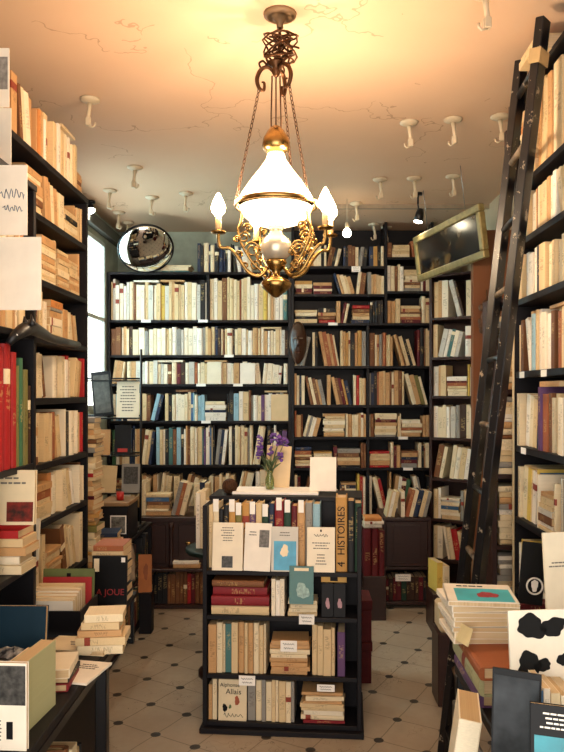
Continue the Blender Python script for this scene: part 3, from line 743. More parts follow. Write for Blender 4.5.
o = cl.obj('cloth', pm('beige_linen', 'a8917a', .9, 0, .4, 25), None, T(-1.02, 3.86, .649)); md = o.modifiers.new('thickness', 'SOLIDIFY'); md.thickness = .004
tag(o, 'crumpled beige cloth draped over the edge of the low bookcase', 'cloth')
# clutter on the low bookcase
bx = thing('storage_box', 'black box with framed portrait print, on low bookcase', 'box', T(-1.13, 4.27, zw))
MB().box((-.1, 0, 0), (.08, .26, .21), bev=.003).obj('box_body', BLACKWOOD, bx); MB().box((-.105, -.005, .212), (.085, .265, .235), bev=.003).obj('lid', pm('tan_cardboard', '8a6a48', .7), bx)
pf = MB().box((-.02, -.008, .05), (.065, -.001, .15)).obj('portrait_print', pm('silver_portrait', '77756f', .5, 0, .8, 50), bx); MB().box((-.026, -.006, .044), (.071, -.0005, .156)).obj('print_border', WHITEP, bx)
rb = MB().lathe([(.0, 0), (.022, 0), (.024, .05), (.021, .05), (.02, .006), (0, .006)], 16).obj('pot', pm('red_enamel', 'b0201c', .35), None, T(-1.12, 4.36, zw + .2365)); tag(rb, 'small red pot on top of the black box', 'pot')
frc = frame(-1.3, 4.1, 1, 0)
yy = 4.05
k_ = 0
for yy, xx, n_, L in ((4.04, -1.44, 20, .2), (3.6, -1.22, 30, .17), (4.3, -1.46, 12, .2), (4.02, -1.215, 4, .17), (3.6, -1.44, 26, .19)):
    pile(frame(xx, yy, 1, R(-.15, .15)), 0, 0, zw, n_, L, .16, MIX_OLD, ['pile before the boxed portrait', 'aisle side pile by the wall bookcase', 'pile beside the boxed portrait', 'pile behind the beige cloth', 'wall side pile by the wall bookcase'][k_], 'piles on the low bookcase below the window', False, tr=(.016, .034), jit=.15); k_ += 1
# leaning frames and leaflets above
def leaning(px0, py0, px1, py1, Y, tilt, color, label, cat, name, art=(), yaw=0, t=.015, m=None):
    w = X(px1, Y) - X(px0, Y); h = Z(py0, Y) - Z(py1, Y)
    return face_book(name, label, T((X(px0, Y) + X(px1, Y)) / 2, Y, Z(py1, Y)) @ RZ(yaw) @ RY(tilt), w, h, t, color, art, None, cat, False, m)
rk = thing('display_stand', 'black wire stand of leaflets and pictures under the window', 'stand', T(-1.36, 4.62, zw))
MB().box((-.14, -.02, 0), (.3, .2, .02), bev=.003).obj('base', BLACKMET, rk)
for x in (-.12, .28): MB().tube([(x, .12, .02), (x, .14, 1.2)], .008).obj('upright', BLACKMET, rk)
for z in (.25, .5, .75, 1.0): MB().tube([(-.12, .1, z), (.28, .1, z)], .006).box((-.12, .02, z - .02), (.28, .1, z - .012)).obj('ledge', BLACKMET, rk)
zr = zw
face_book('leaflet', 'cream printed leaflet on the topmost ledge of the wire stand', T(X(127, 4.65), 4.66, zr + .74) @ RX(-.1), .15, .24, .004, 'ivory', [('lines', .1, .15, .9, .9, GREYINK, None, 9)], None, 'leaflet', False)
face_book('picture', 'dark framed picture leaning on the wire stand', T(X(104, 4.65), 4.65, zr + .748) @ RX(-.06) @ RY(-.1), .13, .3, .012, 'black', [('rect', .1, .08, .9, .92, pm('dim_print', '57544e', .5, 0, .6, 30), 'print')], None, 'picture', False, matc=BLACKMET)
face_book('leaflet', 'tan leaflet on the second ledge of wire stand', T(X(102, 4.65), 4.66, zr + .49) @ RX(-.1), .1, .17, .004, 'tan', [], None, 'leaflet', False)
face_book('leaflet', 'black leaflet with red strip on second wire ledge', T(X(122, 4.65), 4.66, zr + .49) @ RX(-.1), .11, .2, .006, 'black', [('rect', .2, .1, .8, .22, pm('red_strip', 'b02a22', .5), 'strip')], None, 'leaflet', False)
face_book('leaflet', 'beige leaflet leaning on the lowest wire ledge', T(X(106, 4.65), 4.66, zr + .24) @ RX(-.1) @ RY(.05), .12, .18, .006, 'beige', [], None, 'leaflet', False)
face_book('leaflet', 'grey photo leaflet on the lowest wire ledge', T(X(130, 4.65), 4.66, zr + .24) @ RX(-.1), .12, .19, .006, 'grey', [('rect', .1, .3, .9, .9, MATS['bw_photo'], 'photo')], None, 'leaflet', False)
# tall narrow column of magazines between wall bookcase and window stand
pile(frame(-1.28, 3.5, 1, 0), .22, -.04, zw, 0, .1, .1, MIX_TAN, 'x', 'x')
sp_ = thing('narrow_bookcase', 'slim shelf column of leaning paperbacks at the end of the wall bookcase', 'bookcase', T(-1.3, 3.44, zw + .0))
bpy.data.objects.remove(sp_)

# ---------------- mahogany cabinet at the back on the left
cab = thing('mahogany_cabinet', 'dark mahogany cabinet with brass keyhole below the window bookcase', 'cabinet', T(X(174, 5.0), 5.0, 0))
cw = .24
MB().box((-cw, .0, .62), (cw + .02, .5, .655), bev=.004).obj('top_board', DARKWOOD, cab)
MB().box((-cw + .01, .02, .3), (cw, .48, .62)).obj('cabinet_body', DARKWOOD, cab)
MB().box((-cw - .02, -.06, .28), (cw + .02, .5, .3), bev=.003).obj('ledge', DARKWOOD, cab)
MB().box((-cw, .0, 0), (-cw + .02, .48, .28)).obj('side_panel', DARKWOOD, cab); MB().box((cw - .02, 0, 0), (cw, .48, .28)).obj('side_panel', DARKWOOD, cab); MB().box((-cw + .02, .4, 0), (cw - .02, .42, .28)).obj('back_panel', DARKWOOD, cab)
MB().box((-cw + .02, 0, 0), (cw - .02, .4, .03)).obj('bottom_board', DARKWOOD, cab)
MB().lathe([(.02, .3), (.022, .33), (.012, .36), (.018, .45), (.012, .55), (.022, .59), (.02, .62)], 14, at=(-.02, .0, 0)).obj('column', DARKWOOD, cab)
dr_ = MB().box((.03, .005, .33), (cw - .02, .0195, .6), bev=.003).obj('door', DARKWOOD, cab)
MB().ball((.1, -.002, .47), .012, seg=10, sc=(1.8, .5, 1)).obj('keyhole_plate', BRASS, dr_)
dr_ = MB().box((-cw + .03, .005, .33), (-.06, .0195, .6), bev=.003).obj('door', DARKWOOD, cab)
row(frame(X(174, 5.0) - cw + .02, 5.0, 1, 0), .006, .43, .03, .235, dict(maroon=3, brown=4, navy=2, red=2, black=3, tan=1), 'the left', 'bottom of mahogany cabinet', 'old books in the bottom of the mahogany cabinet', tm=.03, pile=0, lean=0, top=0, back=.02)
pile(frame(X(172, 4.97), 4.95, 1, 0), 0, 0, .3, 2, .2, .13, MIX_PALE, 'low pile on mahogany ledge', 'books on the mahogany ledge', True)
# counter of mixed books in front of the fifth shelf
frQ = frame(X(135, 5.06), 5.06, 1, 0)
zq = .655
row(frame(X(140, 5.06), 5.06, 1, 0), .0, .5, zq, .3, MIX_ALL, 'window side', 'top of mahogany cabinet', 'books on top of the mahogany cabinet', tm=.03, pile=.1, lean=.75, hr=(.6, .85), back=.0)
cnt = thing('long_counter', 'dark counter running behind the island bookcase', 'counter', T(X(245, 5.1), 5.15, 0))
MB().box((-.22, -.05, .62), (.75, .38, .65), bev=.004).obj('top_board', DARKWOOD, cnt)
MB().box((-.2, -.02, 0), (.73, .36, .62)).obj('counter_body', DARKWOOD, cnt)
row(frame(X(245, 5.1) - .21, 5.11, 1, 0), .0, .94, .65, .27, MIX_ALL, 'cabinet side', 'counter behind the island', 'books along the counter behind the island', tm=.026, pile=.25, lean=.45, hr=(.55, .9), back=.0)

# ---------------- dark cabinet at the back on the right
frD = frame(X(386, 5.0), 5.0, 1, 0); wD = .3
cb = bookcase('open_cabinet', 'dark brown cabinet with white card below mask bookcase', frD, wD, .42, 0, .63, [.05, .3], DARKWOOD, top=True)
MB().box((.002, .004, .305), (wD - .002, .02, .625), bev=.002).obj('front_panel', DARKWOOD, cb)
MB().box((.05, -.002, .33), (wD - .05, .004, .6), bev=.002).obj('raised_panel', DARKWOOD, cb)
row(frD, .004, wD - .004, .05, .2, MIX_DARK, 'the left', 'bottom of dark brown cabinet', 'old books in the bottom of the dark cabinet', tm=.03, pile=0, lean=0, top=0, back=.03)
row(frame(X(386, 5.02), 5.02, 1, 0), .0, .34, .6505, .27, MIX_PALE, 'the left', 'top of dark brown cabinet', 'books leaning on the dark brown cabinet', tm=.028, pile=.05, lean=.9, hr=(.7, .95), back=.0)
for i_, (a, c, t, h) in enumerate(((0, 'maroon', .05, .37), (.053, 'maroon', .045, .37), (.1, 'maroon', .04, .36))):
    o = book(frame(X(364, 4.75), 4.75, 1, 0) @ T(a, 0, .3), t, .2, h - .05, c, True, ['maroon box volume at the island end of three', 'maroon box volume between two others alike', 'maroon box volume nearest the dark cabinet'][i_], 'red box volumes beside the dark cabinet', True)
stl = MB().box((X(364, 4.75) - .005, 4.745, 0), (X(364, 4.75) + .15, 4.96, .299), bev=.004).obj('step_block', DARKWOOD); tag(stl, 'low dark wooden block under the maroon box volumes', 'stand')
pile(frame(X(364, 4.75), 4.76, 1, 0), 0, 0, .622, 3, .13, .15, dict(orange=1), 'pile on maroon box volumes', 'pile on the red box volumes', True, colors=[('pale grey', .025), ('white', .02), ('orange', .025)], jit=.05)
# floor crate with yellow book by the corner bookcase
book(T(X(437, 4.5), 4.5, .261) @ RZ(.2), .04, .15, .19, 'yellow', False, 'yellow paperback standing by the corner bookcase foot', 'books by the corner bookcase foot', True)
book(T(X(444, 4.48), 4.49, .261) @ RZ(.2), .04, .15, .17, 'cream', False, 'cream paperback beside the yellow paperback', 'books by the corner bookcase foot', True)
bb = MB().box((X(432, 4.5), 4.45, 0), (X(432, 4.5) + .28, 4.72, .26), bev=.004).obj('wooden_block', DARKWOOD); tag(bb, 'dark wooden block under the yellow paperback', 'stand')

# ------------------------------------------------------------------ island bookcase
ang = -.075
IY = 3.17
frI = frame(X(206, IY), IY + .03, math.cos(ang), math.sin(ang)); wI = .685
zi = [.045, .262, .53, .735]
isl = thing('island_bookcase', 'low black bookcase standing free in the middle of the floor', 'bookcase', frI)
MB().box((-.03, -.03, 0), (wI + .03, .42, .024), bev=.003).obj('plinth', BLACKWOOD, isl)
for a in (-.02, wI): MB().box((a, 0, .024), (a + .02, .4, 1.03), bev=.002).obj('side_panel', BLACKWOOD, isl)
MB().box((0, .2, .045), (wI, .212, 1.03)).obj('back_panel', BLACKWOOD, isl)
for z in zi: MB().box((0, 0, z - .02), (wI, .4, z), bev=.0015).obj('shelf', BLACKWOOD, isl)
MB().box((-.025, .17, 1.03), (wI + .025, .41, 1.05), bev=.002).obj('top_board', BLACKWOOD, isl)
GI = 'books on the island bookcase'
def irow(x0, x1, z, hm, mix, place, **k): return row(frI, x0, x1, z, hm, mix, 'left end', place, GI, detail=True, lean=0, pile=0, top=0, depth=(.11, .15), **k)
# bottom shelf
for c, t, h, x in (('tan', .016, .16, .004), ('cream', .02, .185, .022)): book(frI @ T(x, .02, zi[0] + G), t, .13, h, c, False, f'{c} paperback left of the drawn cover, island bottom shelf', GI, True)
al = face_book('paperback', 'cream paperback facing out with hand drawn lettering and figures', frI @ T(.115, .012, zi[0] + G) @ RX(-.05), .13, .185, .016, 'cream', [('blob', .55, .36, .78, .62, pm('rust_figure', 'a3502e', .6), None, 2), ('blob', .12, .2, .35, .42, INK, None, 5), ('scrawl', .2, .05, .88, .2, INK, 'handwriting', 5), ('blob', .36, .28, .48, .4, pm('olive_figure', '5a6a3a', .6), None, 8)])
text_obj('Alphonse', .024, INK, al, T(-.012, -.0012, .16) @ RX(PI / 2)); text_obj('Allais', .034, INK, al, T(.005, -.0012, .13) @ RX(PI / 2))
irow(.185, .4, zi[0], .2, dict(grey=4, cream=4, beige=3, brown=2, rust=1), 'island bottom shelf', tm=.026, hr=(.8, .95))
pile(frI, .43, .01, zi[0], 8, .2, .13, dict(beige=5, cream=4, tan=3), 'pile on island bottom shelf', GI, True, tr=(.012, .022), zmax=zi[1] - .03, colors=[('dark red', .014), ('cream', .022), ('ivory', .02)])
# middle shelf
irow(.004, .27, zi[1], .235, dict(cream=5, beige=5, tan=3, grey=1, teal=1), 'island middle shelf', tm=.024, hr=(.85, .97))
pile(frI, .285, .012, zi[1], 8, .185, .13, dict(tan=4, beige=4, cream=3, brown=1), 'pile on island middle shelf', GI, True, tr=(.012, .022), zmax=zi[2] - .05)
irow(.48, .585, zi[1], .235, dict(beige=3, cream=3, grey=1, teal=1), 'island middle shelf, after the pile', tm=.022, hr=(.8, .95))
book(frI @ T(.596, .014, zi[1] + G), .034, .13, .2, 'purple', False, 'purple paperback at the end of the island middle shelf', GI, True)
# third shelf: big red volumes lying, upright row, small pile, black books
pile(frI, .01, .0, zi[2], 4, .275, .17, dict(red=1), 'pile of large red volumes on island', GI, True, hard=1, jit=.015, colors=[('beige', .042), ('dark red', .045), ('dark red', .04), ('brown', .03)])
irow(.295, .36, zi[2], .17, dict(white=2, ivory=2, pink=2, beige=1), 'third island shelf, beside red volumes', tm=.016, hr=(.9, .97))
pile(frI, .37, .012, zi[2], 4, .14, .12, dict(cream=3, beige=2, grey=1, teal=1), 'small pile on third island shelf', GI, True, tr=(.012, .02))
for k_, x in enumerate((.525, .58)):
    face_book('paperback', ['black paperback with pale pink flower, left of its twin', 'black paperback with pale pink flower, right of its twin'][k_], frI @ T(x + .025, .015, zi[2] + G) @ RX(-.04), .053, .15, .014, 'black', [('blob', .3, .2, .75, .6, pm('pink_flower_print', 'b28a92', .6), None, k_)])
flatp = face_book('paperback', 'ochre paperback lying over the two black flower paperbacks', frI @ T(.58, .015, zi[2] + .158), .115, .036, .1, 'ochre', [('rect', .35, .15, .65, .85, INK, 'title_panel')], matc=pm('ochre_paper', 'c2964a', .6))
# top row of tall spines
tall = [('beige', .03, .29), ('cream', .026, .3), ('black', .02, .27), ('black', .024, .29), ('ochre', .03, .3), ('olive', .03, .285), ('ochre', .034, .3), ('purple', .028, .29), ('beige', .028, .3), ('dark green', .03, .28), ('navy', .026, .3), ('dark red', .042, .31), ('dark green', .034, .3), ('maroon', .026, .29), ('tan', .036, .3), ('grey', .034, .305), ('pale blue', .034, .3), ('ochre', .052, .335), ('black', .032, .32), ('dark green', .032, .31)]
x = -.012; zt4 = zi[3] + G; GO = 'tall spines along the top of the island'
flagset = {1, 4, 5, 7, 9, 11, 12, 14}
for k_, (c, t, h) in enumerate(tall):
    if k_ == 17: x = .588
    if k_ < 17 and x + t > .587: continue
    wh = f'{c} tall volume, {nth(k_ + 1)} from left along island top row'
    o = book(frI @ T(x, .05 if k_ < 17 else .02, zt4), t, .118 if k_ < 17 else .145, h, c, True, wh, GO, True)

    if k_ == 17:
        o['label'] = 'ochre tall volume with large black lettering on the island'
    if k_ in (6,): o['label'] = 'ochre tall volume with two large dark letters, island top row'
    if k_ == 17 or k_ == 6:
        inv = SC(1 / t, 1 / (.145 if k_ == 17 else .118), 1 / h)
        if k_ == 17: text_obj('4', .05, INK, o, inv @ T(t / 2, -.001, h * .1) @ RX(PI / 2) @ RZ(PI / 2)); text_obj('HISTOIRES', .047, INK, o, inv @ T(t / 2, -.001, h * .55) @ RX(PI / 2) @ RZ(PI / 2))
        else:
            text_obj('A', .03, INK, o, inv @ T(t / 2, -.001, h * .62) @ RX(PI / 2)); text_obj('L', .03, INK, o, inv @ T(t / 2, -.001, h * .5) @ RX(PI / 2))
    if k_ in flagset:
        f_ = MB().box((-.0125, -.0008, -.04), (.0125, .0006, .018)).obj('price_flag', WHITEP, None, frI @ T(x + t / 2, .048, zt4 + h))
        tag(f_, f'small white price flag on the {nth(k_ + 1)} spine of island top row', 'price tag', 'price flags on the island top row')
    x += t + .001
# face-out books leaning on the row
def fi(px0, px1, h, col, label, art, dx=0, tilt=-.12, t=.014, y=0, z=None):
    w = (px1 - px0) / F * IY
    xx = ((px0 + px1) / 2 - 206) / F * IY
    return face_book('paperback', label, frI @ T(xx, y, (zi[3] if z is None else z) + G) @ RX(tilt) @ RY(dx), w, h, t, col, art)
fi(211, 242, .215, 'ivory', 'ivory paperback facing out with photo near its foot, island', [('lines', .25, .6, .75, .92, GREYINK, None, 6), ('rect', .32, .06, .68, .3, MATS['bw_photo'], 'cover_photo')])
fi(243, 270, .215, 'white', 'white paperback facing out with engraving near its top', [('rect', .55, .5, .92, .86, pm('grey_engraving', '77726c', .6, 0, .6, 80), 'engraving'), ('lines', .1, .72, .5, .84, GREYINK, None, 2)], dx=.03)
fi(271, 298, .2, 'pale grey', 'pale grey paperback with bright blue lower cover, island', [('rect', .1, .03, .94, .68, pm('bright_blue_print', '3d9cc0', .4, 0, .25, 20), 'cover_panel'), ('blob', .3, .3, .7, .62, CREAMP, None, 4), ('lines', .2, .78, .8, .9, GREYINK, None, 2)])
fi(307, 335, .2, 'ivory', 'ivory paperback with ornament and printed lines, next to lettered spine', [('lines', .15, .5, .85, .68, GREYINK, None, 3), ('scrawl', .25, .78, .75, .86, INK, 'ornament', 6), ('lines', .3, .15, .7, .42, GREYINK, None, 4), ('rect', .47, .9, .53, .95, INK, 'ornament')])
fi(290, 314, .165, 'teal', 'teal mottled small book propped low in front of the island', [('rect', .2, .88, .8, .96, CREAMP, 'title_panel'), ('blob', .2, .1, .9, .6, pm('pale_teal_marble', '9ab8b0', .5, 0, .5, 60), None, 7)], t=.016, y=-.035, z=zi[2] + .07)
# board and things on top
ib = MB().box((.08, .21, 1.0515), (.5, .4, 1.066), bev=.002).obj('paper_board', WHITEP, None, frI); tag(ib, 'long white board lying on top of the island bookcase', 'board')
wc = face_book('card_sign', 'plain white upright card standing on top of the island', frI @ T((321 - 206) / F * IY + .0, .25, 1.0672) @ RX(-.06), .128, .165, .004, 'white', [], None, 'sign', False)
# a small round nut-brown ball
bl = MB().ball((0, 0, .0), .034, seg=18)
for i in range(10):
    a = PI * i / 10
    bl.tube([(.035 * math.sin(u) * math.cos(a), .035 * math.sin(u) * math.sin(a), .035 * math.cos(u)) for u in [2 * PI * j / 20 for j in range(20)]], .003, 5, closed=True)
bo = bl.obj('woven_ball', pm('brown_wicker', '4a2f1c', .6, 0, .5, 60), None, frI @ T((220 - 206) / F * IY, .24, 1.05 + .0385)); tag(bo, 'small dark brown woven ball on the island top', 'ball')
# vase with purple flowers
vx = frI @ Vector(((262 - 206) / F * IY, .3, 1.0665))
vs = thing('flower_vase', 'small green glass vase of purple flowers on the island', 'vase', T(*vx))
vg, nt, b_ = newmat('green_vase_glass'); b_.inputs['Base Color'].default_value = srgb('9aa468'); b_.inputs['Transmission Weight'].default_value = .7; b_.inputs['Roughness'].default_value = .1
MB().lathe([(0, 0), (.018, 0), (.022, .02), (.022, .05), (.014, .075), (.016, .095), (.013, .095), (.011, .075), (.018, .05), (.018, .02), (0, .006)], 18).obj('vase_body', vg, vs)
STEM = pm('flower_stem', '50603a', .6); PURP = pm('purple_petals', '6a3f94', .6, 0, .4, 40)
rf = random.Random(4)
for k_ in range(9):
    a = rf.uniform(0, 2 * PI); sprd = rf.uniform(.02, .09); hh = rf.uniform(.15, .26)
    tip = Vector((math.cos(a) * sprd, math.sin(a) * sprd * .6, hh))
    st_ = MB().tube([(0, 0, .03), (tip.x * .4, tip.y * .4, hh * .6), tip], .0016, 5).obj('flower_stem', STEM, vs)
    pb = MB()
    for j in range(12):
        th = rf.uniform(0, 2 * PI); ph = rf.uniform(-.4, 1.2)
        dv = Vector((math.cos(th) * math.cos(ph), math.sin(th) * math.cos(ph), math.sin(ph)))
        pb.ball(tip + dv * .012 + Vector((0, 0, rf.uniform(-.03, .01))), .0085, seg=8, sc=(1, 1, .5), M=RX(rf.uniform(-1, 1)) @ RZ(th))
    pb.obj('flower_head', PURP, st_)
lf = MB()
for k_ in range(10):
    a = rf.uniform(0, 2 * PI); q = rf.uniform(.04, .08); z0 = rf.uniform(.1, .16)
    p = [Vector((0, 0, .08)), Vector((math.cos(a) * q * .5, math.sin(a) * q * .5, z0)), Vector((math.cos(a) * q, math.sin(a) * q, z0 + .02))]
    lf.tube(p, [.001, .006, .0008], 4)
lf.obj('leaves', STEM, vs)
# cards behind vase
face_book('paperback', 'beige book facing out behind the flower vase', frI @ T((268 - 206) / F * IY + .0, .372, 1.0672) @ RY(.06) @ RX(-.04), .125, .21, .012, 'beige', [])
# price cards on island shelves
def pcard(M, w, h, label, art=True, group='price cards on shelf edges'):
    o = MB().box((-w / 2, -.001, 0), (w / 2, .0003, h)).obj('price_card', WHITEP, None, M); tag(o, label, 'price card', group)
    if art:
        decal(o, w, h, 'scrawl', .15, .55, .85, .8, INK, 'handwriting', 5); decal(o, w, h, 'scrawl', .2, .2, .8, .42, INK, 'handwriting', 9)
    return o
pcard(frI @ T((307 - 206) / F * IY, -.003, .5), .07, .045, 'white price card hanging below the island third shelf')
pcard(frI @ T((291 - 206) / F * IY - .01, -.003, .37) @ T(0, .012, 0), .075, .05, 'white price card in front of the island middle pile')
pcard(frI @ T((247 - 206) / F * IY, -.003, .215), .075, .045, 'white price card hanging below the island middle shelf')
pcard(frI @ T((326 - 206) / F * IY, .006, .195), .08, .032, 'white price card on the island bottom shelf pile')

# small round table left of the island, red boxes right of it
rt = thing('side_table', 'small round table with dark green rim behind the island', 'table', T(-.42, 3.86, 0))
MB().lathe([(0, .67), (.2, .67), (.21, .68), (.21, .695), (.2, .7), (0, .7)], 36).obj('tabletop', pm('dark_green_baize', '16241f', .5), rt)
MB().lathe([(0, 0), (.14, 0), (.14, .02), (.03, .05), (.022, .3), (.03, .6), (.06, .67), (0, .67)], 20).obj('pedestal', DARKWOOD, rt)
xx = -.565
for k_, (c, t, h) in enumerate((('white', .022, .3), ('cream', .03, .31), ('ivory', .026, .26), ('cream', .03, .27))):
    book(T(xx, 3.8, .7006), t, .14, h, c, False, f'{c} tall paperback, {nth(k_ + 1)} from the left on the round table', 'books on the round side table', True); xx += t + .001
for k_, (z_, l) in enumerate(((0, 'dark red storage box on the floor behind the island'), (.221, 'dark red storage box stacked on another behind the island'))):
    o = thing('storage_box', l, 'box', T(.31, 3.72, z_), 'dark red boxes behind the island')
    MB().box((-.07, 0, 0), (.07, .2, .17), bev=.003).obj('box_body', pm('dark_red_board', '54191a', .6), o); MB().box((-.075, -.005, .171), (.075, .205, .22), bev=.003).obj('lid', MATS['dark_red_board'], o)
# ------------------------------------------------------------------ right side
frR = frame(.92, 2.99, 0, -1); wR = 1.4
zR = [2.42, 2.185, 1.94, 1.636, 1.323, 1.02, .72, .4, .08]
bookcase('bookcase', 'tall wall bookcase that the black ladder leans on', frR, wR, .4, 0, 2.78, zR, BLACKWOOD, top=True, bt=.026)
GR = 'books in the wall bookcase behind the ladder'
mixR = [dict(beige=6, tan=4, cream=5, orange=1), MIX_PALE, MIX_PALE, MIX_PALE, MIX_PALE, MIX_PALE]
mixR[1] = dict(MIX_PALE); mixR[1]['pale blue'] = 5
tR = [2.78] + [z - .026 for z in zR]
for i in range(6):
    fx = None
    if i == 3: fx = [(.06, 'tan', .03, .9), (.1, 'pale blue', .03, .85), (.13, 'beige', .02, .9)]
    if i == 4: fx = [(.2, 'purple', .03, .9)]
    if i == 5: fx = [(.06, 'yellow', .012, .85), (.075, 'blue', .02, .8)]
    row(frR, .004, .9, zR[i], tR[i] - zR[i] - .014, mixR[i], 'ladder end', f'{nm[i]} of ladder bookcase', GR, detail=True, tm=.034, ts=.012, hr=(.78, .95), pile=.04, lean=.1, setb=.03, depth=(.15, .2), hard=.2, fixed=fx, back=.004)
row(frR, .004, .9, zR[6], .26, MIX_PALE, 'ladder end', 'lowest visible shelf of ladder bookcase', GR, detail=True, tm=.04, hr=(.78, .95), pile=.3, lean=0, depth=(.15, .2), back=.004)
pile(frame(.85, 2.74, 0, -1), .0, .0, 2.8, 2, .2, .2, dict(beige=1), 'pair on top of ladder bookcase', 'books on top of the ladder bookcase', True, tr=(.025, .03))
MB().box((-.024, -.006, .1), (.002, -.0045, 1.93)).obj('end_strip', CREAMWOOD, [o for o in COL.objects if o.get('label') == 'tall wall bookcase that the black ladder leans on'][0], T(0, 0, -.08))
# narrow plank shelf of lying piles behind the ladder
frS = frame(.885, 3.14, 1, 0); wS = .3
bookcase('bookcase', 'narrow shelf unit of lying piles behind the ladder', frS, wS, .17, 0, 1.95, [.08, .5, .86, 1.18, 1.56], DARKWOOD, top=True)
for i_, (z, zx) in enumerate(((.5, .83), (.86, 1.15), (1.18, 1.53), (1.56, 1.94))):
    pile(frS, .005, .01, z, 16, .19, .14, dict(cream=4, white=3, beige=3, maroon=1, brown=2, grey=2, tan=2), ['lowest lying pile behind ladder', 'second lying pile behind ladder', 'third lying pile behind ladder', 'highest lying pile behind ladder'][i_], 'lying piles on the narrow shelf behind the ladder', True, tr=(.016, .032), zmax=zx, jit=.05)
    row(frS, .2, .295, z, zx - z - .03, MIX_PALE, 'the pile', ['low', 'second', 'third', 'high'][i_] + ' board of narrow shelf unit', 'upright books on the narrow shelf behind the ladder', tm=.03, pile=0, lean=0, top=0)
# ladder
lad = thing('ladder', 'tall black paint-chipped wooden ladder leaning on the wall bookcase', 'ladder', T(.6, 2.85, 0))
lm, nt, b_ = newmat('chipped_black_paint')
tc = node(nt, 'ShaderNodeTexCoord'); nz = node(nt, 'ShaderNodeTexNoise'); nz.inputs['Scale'].default_value = 22; nz.inputs['Detail'].default_value = 5; nz.inputs['Roughness'].default_value = .7
link(nt, tc.outputs['Object'], nz.inputs['Vector']); link(nt, mixc(nt, math_n(nt, 'GREATER_THAN', nz.outputs[0], .63), srgb('0a0a0f'), srgb('8a7d6c')), b_.inputs['Base Color']); b_.inputs['Roughness'].default_value = .38
l0, l1 = Vector((.594, 2.70, 0)), Vector((.855, 2.46, 2.86)); k0, k1 = Vector((.62, 3.02, 0)), Vector((.88, 2.78, 2.86))
off = Vector((.6, 2.85, 0))
def beam(a, b, w, d, mb=None):
    mb = mb or MB(); t = (b - a); L = t.length; q = t.to_track_quat('Z', 'X').to_matrix().to_4x4()
    mb.box((-w / 2, -d / 2, 0), (w / 2, d / 2, L), M=T(*a) @ q, bev=.003)
    return mb
beam(l0 - off, l1 - off, .032, .06).obj('rail', lm, lad); beam(k0 - off, k1 - off, .032, .06).obj('rail', lm, lad)
for i in range(11):
    f = (.12 + i * .26) / 2.86
    a, b = l0.lerp(l1, f) - off, k0.lerp(k1, f) - off
    MB().tube([a, b], .012, 10).obj('rung', pm('worn_rung', '3a2f28', .5, 0, .2, 20, hex2='8c7a64') if i % 2 else lm, lad)
MB().box((-.02, -.035, 0), (.02, .035, .05)).obj('rail_cap', pm('pale_wood_cap', 'b89a6a', .6), lad, T(*(l0.lerp(l1, .945) - off)) @ (l1 - l0).to_track_quat('Z', 'X').to_matrix().to_4x4() @ SC(1.02, 1.02, 1))
# right display table
tabR = thing('display_table', 'black metal framed table by the ladder, heaped with books and magazines', 'table', T(.7, 1.6, 0))
MB().box((-.215, -.9, .67), (.215, .6, .7), bev=.003).obj('tabletop', BLACKWOOD, tabR)
for sx, sy in ((-.2, -.85), (.2, -.85), (-.2, .58), (.2, .58)):
    MB().box((sx - .015, sy - .015, 0), (sx + .015, sy + .015, .67), bev=.003).obj('leg', BLACKMET, tabR)
MB().box((-.19, -.84, .25), (.19, .57, .27), bev=.002).obj('lower_shelf', BLACKWOOD, tabR)
MB().tube([(-.235, .5, .15), (-.235, .5, .62), (-.235, .2, .62)], .008).obj('side_rail', STEEL, tabR)
zr = .7012
frX = frame(.475, 2.2, 0, -1)      # along the aisle edge, spines to the aisle
GX = 'large volumes lying at the aisle edge of the ladder table'
z2 = zr
for c, t, L, d, y, l in (('purple', .038, .3, .2, .0, 'large purple volume lying lowest at the table edge'), ('sage green', .05, .32, .21, -.005, 'large pale green volume lying on the purple one'), ('rust', .036, .34, .22, -.01, 'large rust brown volume lying on the pale green one')):
    book(frX @ T(.02 + L, y + .005, z2) @ RY(-PI / 2), t, d, L, c, True, l, GX, True); z2 += t + G
ztop = z2
# white magazine stack with cyan cover on top
GY = 'white magazine stack on the ladder table'
for k_ in range(7):
    t = (.014, .02, .012, .016, .01, .014, .018)[k_]
    book(frX @ T(.19 + R(-.004, .004), -.035 + R(-.006, .006), z2) @ RZ(R(-.05, .05)) @ RY(-PI / 2), t, .2, .185, ('white', 'ivory', 'pale grey', 'white', 'ivory', 'white', 'white')[k_], False, f'white magazine, {nth(k_ + 1)} from bottom of stack below blue cover', GY, True); z2 += t + G
cy = face_book('art_book', 'white art book with turquoise and red cover on magazine stack', T(.525, 2.0, z2 + .014) @ RZ(-.12) @ RX(-PI / 2), .2, .19, .014, 'white', [('rect', .14, .05, .95, .72, pm('turquoise_print', '48b6c4', .4), 'cover_panel'), ('blob', .42, .18, .78, .58, pm('red_print', 'a8323a', .5, 0, .4, 40), None, 3), ('lines', .05, .8, .75, .93, INK, None, 1)])
